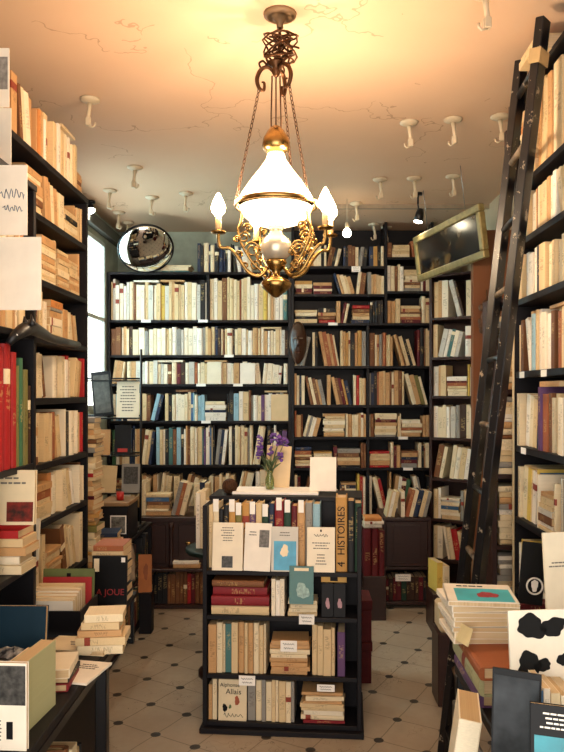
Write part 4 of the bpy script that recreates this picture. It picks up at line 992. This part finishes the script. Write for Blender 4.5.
# second stack with red triangle sheet
frY = frame(.585, 1.83, 0, -1)
z3 = zr
GZ = 'cream stack in front of the turquoise cover'
for k_ in range(9):
    t = R(.02, .034)
    if z3 + t > z2 - .012: break
    book(frY @ T(.17 + R(-.003, .003), R(0, .006), z3) @ RY(-PI / 2), t, .13, .165, ('cream', 'ivory', 'beige', 'white', 'cream', 'ivory', 'cream', 'beige', 'white')[k_], False, f'cream toned paperback, {nth(k_ + 1)} from bottom beside the turquoise stack', GZ, True); z3 += t + G
tri = face_book('magazine', 'white magazine with red triangle lying on the cream stack', T(.68, 1.66, z3 + .008) @ RZ(-.05) @ RX(-PI / 2), .21, .16, .008, 'white', [], None, 'magazine')
MB().prism([(-.08, .03), (.0, .03), (-.06, .09)], .001).obj('red_triangle', pm('red_triangle_print', 'a83028', .5), tri, T(0, -.001, 0))
nt_ = MB().box((-.035, 0, 0), (.035, .002, .05)).obj('note_card', pm('yellow_note', 'e0cc9a', .7), None, T(.455, 1.985, ztop + .012) @ RZ(-1.2) @ RX(-.35)); tag(nt_, 'yellowish blank note card sticking out over the rust brown volume', 'note')
# black and white ink drawing board
b1 = face_book('poster_board', 'white board with black ink figure drawing leaning on the stacks', T(X(543, 1.62), 1.6, zr + .186) @ RZ(.1) @ RX(-.12), .165, .16, .006, 'white', [('blob', .06, .56, .6, .98, INK, None, 1), ('blob', .4, .6, .88, .92, INK, None, 9), ('blob', .04, .02, .5, .46, INK, None, 2), ('blob', .3, .12, .62, .34, INK, None, 4), ('blob', .66, .16, .9, .42, INK, None, 3)], None, 'board', False)
prop = MB().box((-.08, 0, 0), (.08, .03, .184), bev=.002).obj('book_block', CREAMWOOD, None, T(X(540, 1.62), 1.595, zr)); tag(prop, 'cream block under the ink drawing board', 'block')
face_book('poster_board', 'tall white board with printed text beside the ladder bookcase', T(X(572, 2.0), 1.98, zr + .2) @ RZ(.2) @ RX(-.1), .17, .25, .006, 'ivory', [('lines', .08, .6, .5, .68, GREYINK, None, 2), ('rect', .35, .3, .5, .5, pm('grey_blue_print', '8a95a0', .5), 'print')], None, 'board', False)
prop = MB().box((-.085, -.0, 0), (.085, .05, .198), bev=.002).obj('book_block', CREAMWOOD, None, T(X(574, 2.0), 1.985, zr) @ RZ(.2)); tag(prop, 'cream block under the tall white board', 'block')
rb_ = face_book('board_sign', 'black board with round white emblem behind the tall white board', T(X(527, 2.2), 2.17, zr + .19) @ RX(-.12) @ RY(.12), .075, .19, .006, 'black', [('ring', .3, .1, .95, .5, WHITEP), ('blob', .42, .2, .82, .42, WHITEP, None, 4)], None, 'sign', False, matc=INK)
pile(frame(.66, 2.19, 1, 0), 0, 0, zr, 6, .14, .06, dict(maroon=3, dark=0, brown=2, cream=1) if 0 else dict(maroon=3, brown=2, cream=1), 'short pile beneath the round emblem board', 'pile under the round emblem board', True, tr=(.028, .032), zmax=zr + .188)
# low row of white spines + dark picture boards in front
frV = frame(X(526, 1.5), 1.46, 1, 0)
pile(frame(X(526, 1.5), 1.45, 1, 0), 0, 0, zr, 3, .15, .11, dict(cream=1), 'pile under the row before ink drawing', 'pile under the upright row', True, tr=(.028, .03), jit=.01, hard=1)
zv = zr + .095
GV = 'upright books in front of the ink drawing board'
x = 0
for k_, (c, t, h) in enumerate((('white', .01, .13), ('blue', .012, .13), ('white', .014, .135), ('cream', .02, .125), ('ivory', .014, .12), ('cream', .02, .12), ('rust', .014, .11), ('ivory', .02, .11))):
    book(frV @ T(x, .0, zv), t, .1, h, c, False, f'{c} paperback, {nth(k_ + 1)} in the row before ink drawing', GV, True); x += t + .001
face_book('picture', 'black and white photograph board leaning at table front', T(X(511, 1.36), 1.34, zr) @ RZ(-.45) @ RX(-.1), .092, .305, .006, 'black', [('rect', .04, .04, .96, .96, pm('dark_photo', '0b0c0f', .4, 0, .2, 9, hex2='45484d'), 'photo')], None, 'picture', False)
cyb = face_book('art_book', 'dark book with turquoise picture on its cover at the frame edge', T(X(558, 1.3), 1.25, zr) @ RZ(-.3) @ RX(-.1), .13, .275, .012, 'black', [('rect', .06, .03, .94, .8, pm('sea_print', '2f8fa0', .4, 0, .4, 18), 'cover_picture'), ('lines', .12, .84, .7, .96, WHITEP, None, 4)])
# big white book on the lower shelf side
book(T(X(438, 1.62), 1.56, .583) @ RZ(-.2) @ RY(.14), .05, .16, .245, 'ivory', False, 'thick ivory paperback leaning low beside the ladder table', None, True)
cr = MB().box((-.12, -.1, 0), (.085, .14, .58), bev=.004).obj('wooden_crate', BLACKWOOD, None, T(.375, 1.6, 0)); tag(cr, 'black wooden crate under the thick ivory paperback', 'crate')
# roll-ended box on the floor further back
b4 = MB().box((-.045, 0, 0), (.06, .17, .359), bev=.004).obj('wooden_block', DARKWOOD, None, T(X(447, 3.45), 3.44, 0)); tag(b4, 'dark wooden block under the small cream carton', 'stand')
b3 = MB().box((-.035, 0, 0), (.045, .15, .135), bev=.012).obj('carton', CREAMWOOD, None, T(X(447, 3.45), 3.45, .36)); tag(b3, 'small cream carton on a dark block by the ladder foot', 'box')

# ------------------------------------------------------------------ wall and ceiling things
# framed picture hung tilted on the right
Yl, Yr = 4.9, 4.0
p0, p1 = W(420, 282, Yl), W(487, 264, Yr)
Lp = (p1 - p0).length; hp = .31
ux = (p1 - p0); ux.z = 0; ux.normalize()
inn = Vector((-ux.y, ux.x, 0))
Mp = Matrix(((ux.x, inn.x, 0, p0.x), (ux.y, inn.y, 0, p0.y), (0, 0, 1, p0.z), (0, 0, 0, 1))) @ RX(.12)
pic = thing('framed_picture', 'dark painting in a gilded frame hung high below the ceiling', 'picture', Mp)
GILT = pm('dull_gilt', '8f8052', .4, .35, .4, 30)
fw = .045
for a, b in (((0, -.02, 0), (Lp, .02, fw)), ((0, -.02, hp - fw), (Lp, .02, hp)), ((0, -.02, fw), (fw, .02, hp - fw)), ((Lp - fw, -.02, fw), (Lp, .02, hp - fw))): MB().box(a, b, bev=.006).obj('frame_bar', GILT, pic)
pmt, nt, b_ = newmat('dark_painting')
tc = node(nt, 'ShaderNodeTexCoord'); nz = node(nt, 'ShaderNodeTexNoise'); nz.inputs['Scale'].default_value = 7; nz.inputs['Detail'].default_value = 6; link(nt, tc.outputs['Object'], nz.inputs['Vector'])
vr = node(nt, 'ShaderNodeValToRGB'); link(nt, nz.outputs[0], vr.inputs[0])
vr.color_ramp.elements[0].color = srgb('0e1116'); vr.color_ramp.elements[0].position = .5; vr.color_ramp.elements[1].color = srgb('6a5232'); vr.color_ramp.elements[1].position = .75
link(nt, vr.outputs[0], b_.inputs['Base Color']); b_.inputs['Roughness'].default_value = .16
MB().box((fw - .005, -.008, fw - .005), (Lp - fw + .005, .01, hp - fw + .005)).obj('canvas', pmt, pic)
for x in (.2, Lp - .2): MB().tube([(x, .005, hp - .01), (x, .005, hp + .5)], .0025, 6).obj('hanging_wire', STEEL, pic)
# dark narrow panel near the ceiling beside the ladder
np_ = MB().box((X(506, 3.3), 3.3, Z(196, 3.3)), (X(514, 3.3), 3.33, Z(130, 3.3)), bev=.003).obj('narrow_panel', DARKWOOD); 
tag(np_, 'narrow dark wooden panel hung behind the ladder near ceiling', 'panel')
MB().box((X(506, 3.3) + .008, 3.297, Z(194, 3.3)), (X(514, 3.3) - .008, 3.3, Z(133, 3.3))).obj('panel_inset', REDWOOD, np_)
MB().tube([(X(510, 3.3), 3.315, Z(130, 3.3) - .005), (X(510, 3.3), 3.315, CEIL)], .003, 6).obj('hanging_wire', STEEL, np_)
# convex mirror over the window bookcase
mr_, nt, b_ = newmat('mirror_glass'); b_.inputs['Base Color'].default_value = (.85, .87, .86, 1); b_.inputs['Metallic'].default_value = 1; b_.inputs['Roughness'].default_value = .03
cm = W(146, 249, 5.4)
Mm = T(*cm) @ RY(-.3) @ RX(PI / 2 + .45) @ SC(1, .82, 1)
mir = thing('convex_mirror', 'round convex mirror leaning on top of the window bookcase', 'mirror', T(*cm) @ RY(-.36) @ RX(PI / 2 + .78))
rr = .205
MB().lathe([(rr * math.sin(a * .1), .045 * math.cos(a * .1)) for a in range(0, 16)], 40).obj('mirror_dome', mr_, mir)
MB().tube([(rr * math.cos(2 * PI * k / 40), rr * math.sin(2 * PI * k / 40), 0) for k in range(40)], .01, 8, closed=True).obj('rim', BLACKMET, mir)
MB().lathe([(0, -.03), (.06, -.025), (rr, -.004)], 30).obj('back_shell', BLACKMET, mir)
# carved mask on the upright between the back bookcases
mk = MB(); pts = []
mc = W(298, 343, 5.5)
mk.ball((0, 0, 0), 1, seg=24, sc=(.072, .05, .17))
for v in mk.bm.verts:
    z = v.co.z / .17
    v.co.x *= 1 - .25 * max(0, -z) ** 1.5
    if v.co.y > 0: v.co.y *= .3
    if v.co.y < 0:
        for sx in (-.024, .024):
            dd = ((v.co.x - sx) / .016) ** 2 + ((v.co.z - .035) / .014) ** 2
            v.co.y += .02 * math.exp(-dd)
        dn = (v.co.x / .01) ** 2 + ((v.co.z - .005) / .035) ** 2
        v.co.y -= .02 * math.exp(-dn)
for v in mk.bm.verts: v.co.y *= 1.25
mko = mk.obj('carved_mask', wood('mask_wood', '2a1a12', '4a2e1e', .3), None, T(mc.x, 5.5, mc.z)); tag(mko, 'dark carved wooden mask hung between the two back bookcases', 'mask')
for sx in (-.024, .024): MB().ball((sx, -.052, .034), .012, seg=10, sc=(1.4, .5, .55)).obj('eye', pm('eye_white', '8a7a68', .4), mko)
MB().ball((0, -.05, -.075), .022, seg=12, sc=(1.2, .5, .5)).obj('mouth', pm('mask_lips', '4a2a1c', .4), mko)
MB().tube([(0, -.06, .05), (0, -.068, .01), (0, -.08, -.03)], [.006, .009, .013], 8).obj('nose', MATS['mask_wood'], mko)
# brown hanging ornament on the boarded post
orn = MB()
oc = W(487, 316, 4.25)
for k in range(7):
    orn.ball((R(-.03, .03), R(-.01, .01), .08 - k * .028), .032 - abs(k - 3) * .004, seg=10, sc=(1, .6, 1))
orn.tube([(0, 0, .09), (0, .01, .16)], .004, 6)
oo = orn.obj('hanging_ornament', pm('dried_brown', '5a3a1e', .7, 0, .5, 40), None, T(*oc)); tag(oo, 'brown knobbly ornament hanging on the wooden post', 'ornament')

# shelf label cards on the back bookcases
def scard(px, py, Y, label, w=.075, h=.022, yo=-.0055):
    o = MB().box((-w / 2, -.001, -h / 2), (w / 2, .0006, h / 2)).obj('shelf_label', WHITEP, None, T(X(px, Y), Y + yo, Z(py, Y))); tag(o, label, 'label', 'white shelf labels on the back bookcases')
    decal(o, w, h, 'lines', .1, -.3, .9, .3, GREYINK, None, 1)
for px, py, l in ((146, 321, 'first shelf of window bookcase, near window'), (203, 321, 'first shelf of window bookcase, by the upright'), (229, 356, 'second shelf of window bookcase'), (201, 385, 'third shelf of window bookcase, near middle'), (238, 385, 'third shelf of window bookcase, nearer the mask'), (206, 422, 'fourth shelf of window bookcase'), (333, 324, 'long shelf of mask bookcase'), (403, 438, 'third row shelf of mask bookcase'), (408, 469, 'fourth row shelf of mask bookcase')):
    scard(px, py, YK, 'white label on ' + l, yo=-.0012)
pcard(T(X(356, YK), YK - .0012, zk(272)), .07, .045, 'white card label on the uppermost board of mask bookcase', True, None)
pcard(T(X(403, 5.0), 5.0 - .0035, .2), .11, .05, 'white card on the front of the dark brown cabinet', True, None)
# white cards on the right bookcase edges
for y_, z_, l in ((2.9, 1.636, 'white label near ladder on fourth shelf of ladder bookcase'), (2.64, 1.636, 'white label farther from ladder on fourth shelf edge'), (2.88, 1.323, 'white label on fifth shelf edge of ladder bookcase')):
    o = MB().box((-.0008, -.03, -.028), (.0006, .03, -.002)).obj('shelf_label', WHITEP, None, T(.9192, y_, z_)); tag(o, l, 'label', 'white labels on the ladder bookcase')

# plaster ceiling hooks
hooks = [(90, 99, 'nearest the sign bookcase'), (135, 167, 'second along the window side'), (110, 190, 'close to the window beam'), (152, 197, 'above the convex mirror'), (186, 193, 'between mirror and chandelier'), (119, 212, 'over the mirror, nearer the window'), (128, 222, 'farthest over the window corner'), (409, 122, 'nearest row, chandelier side'), (453, 119, 'nearest row, in the middle'), (500, 116, 'nearest row, by the ladder'), (380, 179, 'second row, chandelier side'), (414, 178, 'second row, in the middle'), (453, 176, 'second row, nearest the ladder'), (356, 203, 'beside the bare bulb'), (374, 224, 'at the back wall, bulb side'), (386, 227, 'at the back wall, spotlight side'), (485, -8, 'alone at the ladder top')]
def hook_proto():
    o = thing('ceiling_hook', '', 'ceiling hook', None, 'white plaster hooks on the ceiling')
    MB().lathe([(0, 0), (.046, 0), (.046, -.008), (.03, -.018), (.012, -.024), (0, -.024)], 20).obj('base_disc', PLASTER, o)
    MB().tube([(0, 0, -.02), (.004, 0, -.06), (.008, 0, -.1), (.008, 0, -.115)], [.012, .009, .009, .008], 10).obj('stem', PLASTER, o)
    MB().box((-.004, -.012, -.15), (.02, .012, -.105), bev=.003).tube([(.008, 0, -.148), (-.012, 0, -.158), (-.022, 0, -.145), (-.022, 0, -.13)], .005, 8).obj('clip', PLASTER, o)
    return o
hp_ = hook_proto()
for i, (px, py, l) in enumerate(hooks):
    Y = (CEIL - CAMZ) * F / (HY - py)
    if i == 0: o = hp_
    else:
        o = hp_.copy(); COL.objects.link(o)
        for ch in hp_.children:
            c = ch.copy(); COL.objects.link(c); c.parent = o
    o.matrix_basis = T(X(px, Y), Y, CEIL - .0005) @ RZ(R(-.5, .5) + (PI if px < 300 else 0)) @ SC(1, 1, .82)
    o['label'] = 'white plaster ceiling hook, ' + l

# spotlights
SPOTM = em('spot_face', 'fff0d8', 30)
def spotlight(px, py, Y, aim, label, power, name='spotlight'):
    p = W(px, py, Y)
    o = thing(name, label, 'spotlight', T(*p), 'small ceiling spotlights')
    d = (Vector(aim) - p).normalized(); q = d.to_track_quat('-Z', 'Y').to_matrix().to_4x4()
    MB().lathe([(0, .09), (.022, .09), (.028, .06), (.034, 0), (.03, 0), (.026, .02), (0, .02)], 18).obj('lamp_body', BLACKMET, o, q)
    MB().lathe([(0, .0), (.029, .0), (.029, .008), (0, .012)], 18).obj('lamp_face', SPOTM, o, q @ T(0, 0, .003))
    MB().tube([(0, 0, CEIL - p.z), (0, 0, (CEIL - p.z) * .6), d * -.05], .006, 8).obj('arm', BLACKMET, o)
    MB().lathe([(0, CEIL - p.z), (.03, CEIL - p.z), (.03, CEIL - p.z - .015), (0, CEIL - p.z - .015)], 16).obj('ceiling_plate', BLACKMET, o)
    l = bpy.data.lights.new('spot_lamp', 'SPOT'); l.energy = power; l.spot_size = 1.9; l.spot_blend = .8; l.color = (1, .86, .66); l.shadow_soft_size = .03
    lo = bpy.data.objects.new('spot_lamp', l); COL.objects.link(lo); lo.parent = o; lo.matrix_basis = q @ T(0, 0, -.012)
spotlight(418, 222, 4.75, (.2, 4.4, 0), 'black ceiling spotlight pointing down beside the framed picture', 22)
spotlight(91, 211, 4.95, (-.2, 3.4, .4), 'black ceiling spotlight near the window beam', 30)
# bare bulb
bp = W(347, 233, 4.9)
bbl = thing('pendant_bulb', 'bare glowing bulb hanging in front of the mask bookcase', 'lamp', T(*bp))
MB().ball((0, 0, 0), .03, seg=16).obj('bulb', em('bulb_glow', 'ffedc8', 40), bbl); MB().tube([(0, 0, .028), (0, 0, .07)], .014, 10).obj('socket', PLASTER, bbl); MB().tube([(0, 0, .07), (0, 0, CEIL - bp.z)], .003, 6).obj('cord', PLASTER, bbl)

# ------------------------------------------------------------------ chandelier
CY = 2.5
cxc, czc = X(276, CY), 0
ch = thing('chandelier', 'ornate brass oil lamp chandelier with glowing glass shade and candle arms', 'chandelier', T(cxc, CY, CEIL))
def cz(py): return Z(py, CY) - CEIL
def cx(px): return X(px, CY) - cxc
MB().lathe([(0, 0), (.06, 0), (.058, -.008), (.04, -.016), (.034, -.012), (.012, -.03), (.012, -.05), (0, -.05)], 24).obj('ceiling_rose', pm('patina_plaster', '7a5c3c', .6), ch, T(cx(280) , 0, 0))
MB().tube([(cx(280), 0, -.04), (cx(279), 0, cz(60)), (0, 0, cz(75))], .006, 8).obj('hanging_rod', BRASSD, ch)
rc = random.Random(2); tg = MB(); pts = []
for i in range(150):
    a = i * .55; b = i * .237
    pts.append(Vector((cx(280) + .06 * math.cos(a) * math.cos(b) + rc.uniform(-.008, .008), .045 * math.sin(a) * math.cos(b), cz(48) + .044 * math.sin(b + a * .2))))
tg.tube(pts, .0038, 5); tg.obj('tangled_cord', BRASSD, ch)
crw = MB().lathe([(0, cz(62)), (.03, cz(62.5)), (.034, cz(64)), (.012, cz(67)), (.018, cz(71)), (.01, cz(76)), (0, cz(78))], 18).obj('crown_cap', BRASSD, ch)
def smooth(p, k=5):
    p = [Vector(q) for q in p]; out = []
    for i in range(len(p) - 1):
        a, b, c, d = p[max(i - 1, 0)], p[i], p[i + 1], p[min(i + 2, len(p) - 1)]
        for j in range(k):
            t = j / k
            out.append(.5 * (2 * b + (c - a) * t + (2 * a - 5 * b + 4 * c - d) * t * t + (3 * b - a - 3 * c + d) * t ** 3))
    return out + [p[-1]]
def rs(r, k=5): return [r[i] + (r[i + 1] - r[i]) * j / k for i in range(len(r) - 1) for j in range(k)] + [r[-1]]
def rot(a): return RZ(a)
angs = [math.radians(a) for a in (178, 62, -38)]
for a in angs:
    m_ = rot(a)
    MB().tube(smooth([m_ @ Vector(p) for p in ((.01, 0, cz(72)), (.03, 0, cz(67)), (.055, 0, cz(70)), (.068, 0, cz(79)), (.06, 0, cz(88)), (.044, 0, cz(90)), (.042, 0, cz(83)), (.052, 0, cz(82)))]), rs([.005, .007, .008, .008, .007, .006, .005, .003]), 8).tube(smooth([m_ @ Vector(p) for p in ((.03, 0, cz(67)), (.045, 0, cz(61)), (.06, 0, cz(63)), (.056, 0, cz(67)))]), .004, 6).obj('crown_scroll', BRASSD, ch)
    # chain from crown to shade ring
    c_ = MB(); A = m_ @ Vector((.06, 0, cz(88))); B = m_ @ Vector((.145, 0, cz(203)))
    n = 26
    for i in range(n):
        t = (i + .5) / n; p = A.lerp(B, t); dv = (B - A).normalized(); s1 = dv.orthogonal().normalized(); s2 = dv.cross(s1)
        if i % 2: s1, s2 = s2, s1
        c_.tube([p + dv * (math.cos(u) * (B - A).length / n * .62) + s1 * math.sin(u) * .005 for u in [2 * PI * k / 8 for k in range(8)]], .0016, 5, closed=True)
    c_.obj('chain', BRASSD, ch)
for dx in (-.014, 0, .014): MB().tube([(dx, .004 * dx, cz(76)), (dx * 1.3, 0, cz(128))], .003, 6).obj('suspension_rod', BRASSD, ch)
MB().lathe([(0, cz(125)), (.012, cz(126)), (.03, cz(131)), (.046, cz(139)), (.05, cz(146)), (.046, cz(150)), (.03, cz(153)), (0, cz(154))], 24).obj('smoke_bell', BRASS, ch)
shade_m, nt, b_ = newmat('opal_glass'); b_.inputs['Base Color'].default_value = srgb('fff2dc'); b_.inputs['Emission Color'].default_value = srgb('ffdfae'); b_.inputs['Emission Strength'].default_value = 4.5; b_.inputs['Roughness'].default_value = .25
MB().lathe([(.03, cz(154)), (.036, cz(160)), (.06, cz(170)), (.088, cz(180)), (.115, cz(191)), (.14, cz(203)), (.137, cz(203.5)), (.112, cz(192)), (.085, cz(181)), (.057, cz(171)), (.033, cz(161)), (.027, cz(154))], 40).obj('glass_shade', shade_m, ch)
MB().lathe([(.143, cz(203)), (.15, cz(203.5)), (.15, cz(207)), (.143, cz(208)), (.139, cz(207)), (.139, cz(204)), (.143, cz(203))], 40).obj('shade_ring', BRASS, ch)
MB().lathe([(.13, cz(208)), (.118, cz(215)), (.09, cz(222)), (.045, cz(226)), (.02, cz(227))], 36).obj('lower_glass', shade_m, ch)
MB().lathe([(0, cz(227)), (.03, cz(227)), (.022, cz(231)), (.026, cz(235)), (.05, cz(240)), (.058, cz(247)), (.05, cz(255)), (.034, cz(260)), (0, cz(260))], 28).obj('oil_reservoir', SILVER, ch)
MB().lathe([(0, cz(260)), (.036, cz(260)), (.04, cz(263)), (.028, cz(268)), (.014, cz(272)), (.016, cz(276)), (.05, cz(281)), (.056, cz(284)), (.05, cz(288)), (.024, cz(294)), (.01, cz(297)), (0, cz(298))], 28).obj('finial', BRASS, ch)
BULB = em('candle_bulb_glow', 'ffd9a0', 60)
CANDLE = pm('candle_sleeve_ivory', 'd8b480', .5)
bulbs = []
arm_angs = [math.radians(a) for a in (183, 118, 12, -24)]
for i, a in enumerate(arm_angs):
    m_ = rot(a); L = (.205, .17, .2, .19)[i]
    P_ = lambda r, py: m_ @ Vector((r, 0, cz(py)))
    am = MB().tube(smooth([P_(.03, 268), P_(.06, 276), P_(.1, 272), P_(.135, 258), P_(.165, 249), P_(L - .008, 248), P_(L, 241), P_(L, 233)]), rs([.006, .007, .007, .0065, .006, .006, .006, .006]), 8)
    arm = am.obj('candle_arm', BRASS, ch)
    fl = MB()                                                # filigree scrolls between arm and body
    for (r0, y0, s, turns, fl_) in ((.085, 250, .03, 1.6, 1), (.115, 238, .022, 1.5, -1), (.075, 266, .018, 1.4, -1), (.13, 255, .014, 1.4, 1), (.1, 228, .016, 1.3, 1), (.14, 240, .013, 1.3, -1), (.055, 252, .013, 1.3, -1), (.11, 266, .012, 1.2, 1)):
        pt = []
        for k in range(22):
            u = k / 21 * turns * 2 * PI; q = s * (1 - .75 * k / 21)
            pt.append(m_ @ Vector((r0 + q * math.cos(u) * fl_, .004 * math.sin(u * 2), cz(y0) + q * math.sin(u))))
        fl.tube(pt, .0038, 6)
    fl.tube(smooth([P_(.12, 212), P_(.124, 222), P_(.135, 232), P_(.12, 246), P_(.085, 262), P_(.04, 274)]), .005, 6)
    fl.obj('filigree', BRASS, arm)
    MB().lathe([(0, 0), (.026, .004), (.028, .01), (.014, .008), (.012, .016), (0, .016)], 18).obj('drip_pan', BRASS, arm, T(*P_(L, 235)))
    MB().lathe([(.0, 0), (.011, 0), (.0105, .05), (0, .05)], 14).obj('candle_sleeve', CANDLE, arm, T(*P_(L, 232)))
    MB().lathe([(0, 0), (.009, .002), (.023, .02), (.026, .034), (.018, .058), (.006, .082), (0, .088)], 18).obj('bulb', BULB, arm, T(*P_(L, 218)))
    bulbs.append(P_(L, 208))
for i, p in enumerate(bulbs):
    l = bpy.data.lights.new('candle_lamp', 'POINT'); l.energy = 10.5; l.color = (1, .75, .52); l.shadow_soft_size = .022
    o = bpy.data.objects.new('candle_lamp', l); COL.objects.link(o); o.parent = ch; o.location = p + Vector((0, 0, .052))
l = bpy.data.lights.new('shade_lamp', 'POINT'); l.energy = 11; l.color = (1, .75, .52); l.shadow_soft_size = .05
o = bpy.data.objects.new('shade_lamp', l); COL.objects.link(o); o.parent = ch; o.location = (0, 0, cz(150) + .0)

# ------------------------------------------------------------------ daylight: open shopfront behind the camera and the side window
wd = bpy.data.worlds.new('World'); S.world = wd; wd.use_nodes = True
bg = wd.node_tree.nodes['Background']; bg.inputs[1].default_value = 3.8
wt = wd.node_tree; wtc = node(wt, 'ShaderNodeTexCoord'); wsp = node(wt, 'ShaderNodeSeparateXYZ'); link(wt, wtc.outputs['Generated'], wsp.inputs[0])
wr = node(wt, 'ShaderNodeMapRange'); wr.inputs[1].default_value = -.75; wr.inputs[2].default_value = -.4; link(wt, wsp.outputs[0], wr.inputs[0])
link(wt, mixc(wt, wr.outputs[0], (.95, 1.45, 1.6, 1), (1, .915, .83, 1)), bg.inputs[0])   # cool courtyard on the window side, warm street in front
def portal(name, loc, rot_, sx, sy):
    l = bpy.data.lights.new(name, 'AREA'); l.shape = 'RECTANGLE'; l.size = sx; l.size_y = sy; l.cycles.is_portal = True
    o = bpy.data.objects.new(name, l); COL.objects.link(o); o.location = loc; o.rotation_euler = rot_
portal('shopfront_portal', ((XL + XR) / 2, YF, CEIL / 2), (PI / 2, 0, 0), XR - XL, CEIL)
portal('window_portal', (XL - .12, (wy0 + wy1) / 2, (wz0 + wz1) / 2), (PI / 2, 0, -PI / 2), wy1 - wy0, wz1 - wz0)

# ------------------------------------------------------------------ camera and view
cam = bpy.data.cameras.new('camera'); cam.sensor_fit = 'AUTO'; cam.sensor_width = 36; cam.lens = F / 752 * 36
cam.shift_x = -(HX - 282) / 752; cam.shift_y = (HY - 376) / 752; cam.clip_start = .02
co = bpy.data.objects.new('camera', cam); COL.objects.link(co); co.location = (0, 0, CAMZ); co.rotation_euler = (PI / 2, 0, 0)
S.camera = co
vs_ = S.view_settings; vs_.view_transform = 'Standard'; vs_.look = 'None'; vs_.gamma = 1; vs_.use_curve_mapping = False; vs_.exposure = .5
S.cycles.max_bounces = 8; S.cycles.sample_clamp_indirect = 6; S.cycles.use_denoising = True

# ------------------------------------------------------------------ the 300 of each kind of book that show largest stay single, the rest of that kind is one object
bpy.context.view_layer.update()
dg = bpy.context.evaluated_depsgraph_get()
from mathutils.bvhtree import BVHTree
org = Vector((0, 0, CAMZ)); seen = {}; BV, BF, OWN = [], [], []
for o in COL.objects:
    if o.type != 'MESH': continue
    n0 = len(BV); M = o.matrix_world; n = (o.parent or o).name
    BV.extend([M @ v.co for v in o.data.vertices])
    for p in o.data.polygons:
        BF.append([n0 + i for i in p.vertices]); OWN.append(n)
tree = BVHTree.FromPolygons(BV, BF)
for py in range(1, 752, 2):
    for px in range(1, 564, 2):
        h = tree.ray_cast(org, Vector(((px - HX) / F, 1, (HY - py) / F)).normalized())
        if h[2] is not None:
            n = OWN[h[2]]; seen[n] = seen.get(n, 0) + 1
KIDS = {}
for o in COL.objects:
    if o.parent: KIDS.setdefault(o.parent.name, []).append(o)
def mass(kind, name, label, keep=300):
    bs = sorted((b for b in BOOKS if b.name.split('.')[0] == kind), key=lambda b: -seen.get(b.name, 0))
    vis = [b for b in bs if seen.get(b.name, 0) > 0]
    print('KIND', kind, len(bs), 'seen', len(vis), 'cut at', seen.get(bs[min(keep, len(bs)) - 1].name, 0))
    BOOKS[:] = [b for b in BOOKS if b.name.split('.')[0] != kind]
    rest = bs[min(keep, len(vis)):]
    if not rest: return
    V, FA, MI, PC, CC, RN = [], [], [], [], [], []
    rg = random.Random(5)
    for b in rest:
        me = UC[(kind == 'hardback_book', True)]; M = b.matrix_basis; n0 = len(V); rr_ = rg.random(); c = tuple(b.color)
        for v in me.vertices:
            V.append(M @ v.co); PC.append(v.co.copy()); CC.append(c); RN.append(rr_)
        for p in me.polygons:
            FA.append([n0 + i for i in p.vertices]); MI.append(p.material_index)
    me = bpy.data.meshes.new(name); me.from_pydata(V, [], FA)
    me.polygons.foreach_set('material_index', MI)
    a = me.attributes.new('book_position', 'FLOAT_VECTOR', 'POINT'); a.data.foreach_set('vector', [x for v in PC for x in v])
    a = me.attributes.new('book_colour', 'FLOAT_COLOR', 'POINT'); a.data.foreach_set('color', [x for v in CC for x in v])
    a = me.attributes.new('book_random', 'FLOAT', 'POINT'); a.data.foreach_set('value', RN)
    me.materials.append(MASSC); me.materials.append(MASSP)
    o = bpy.data.objects.new(name, me); COL.objects.link(o)
    tag(o, label, 'books', None, 'stuff')
    bpy.data.batch_remove(rest + [c for b in rest for c in KIDS.get(b.name, ())])
MASSC, MASSP = cover_material(True), paper_material(True)
mass('paperback', 'packed_paperbacks', 'smaller paperbacks packed between the larger ones on the far bookcases')
mass('hardback_book', 'packed_hardbacks', 'smaller hardbacks packed between the larger ones on the far bookcases')
mass('booklet', 'packed_booklets', 'thinnest booklets packed between the books on the far bookcases')
print('BOOKS', NBOOK[0], 'OBJECTS', len(S.objects))
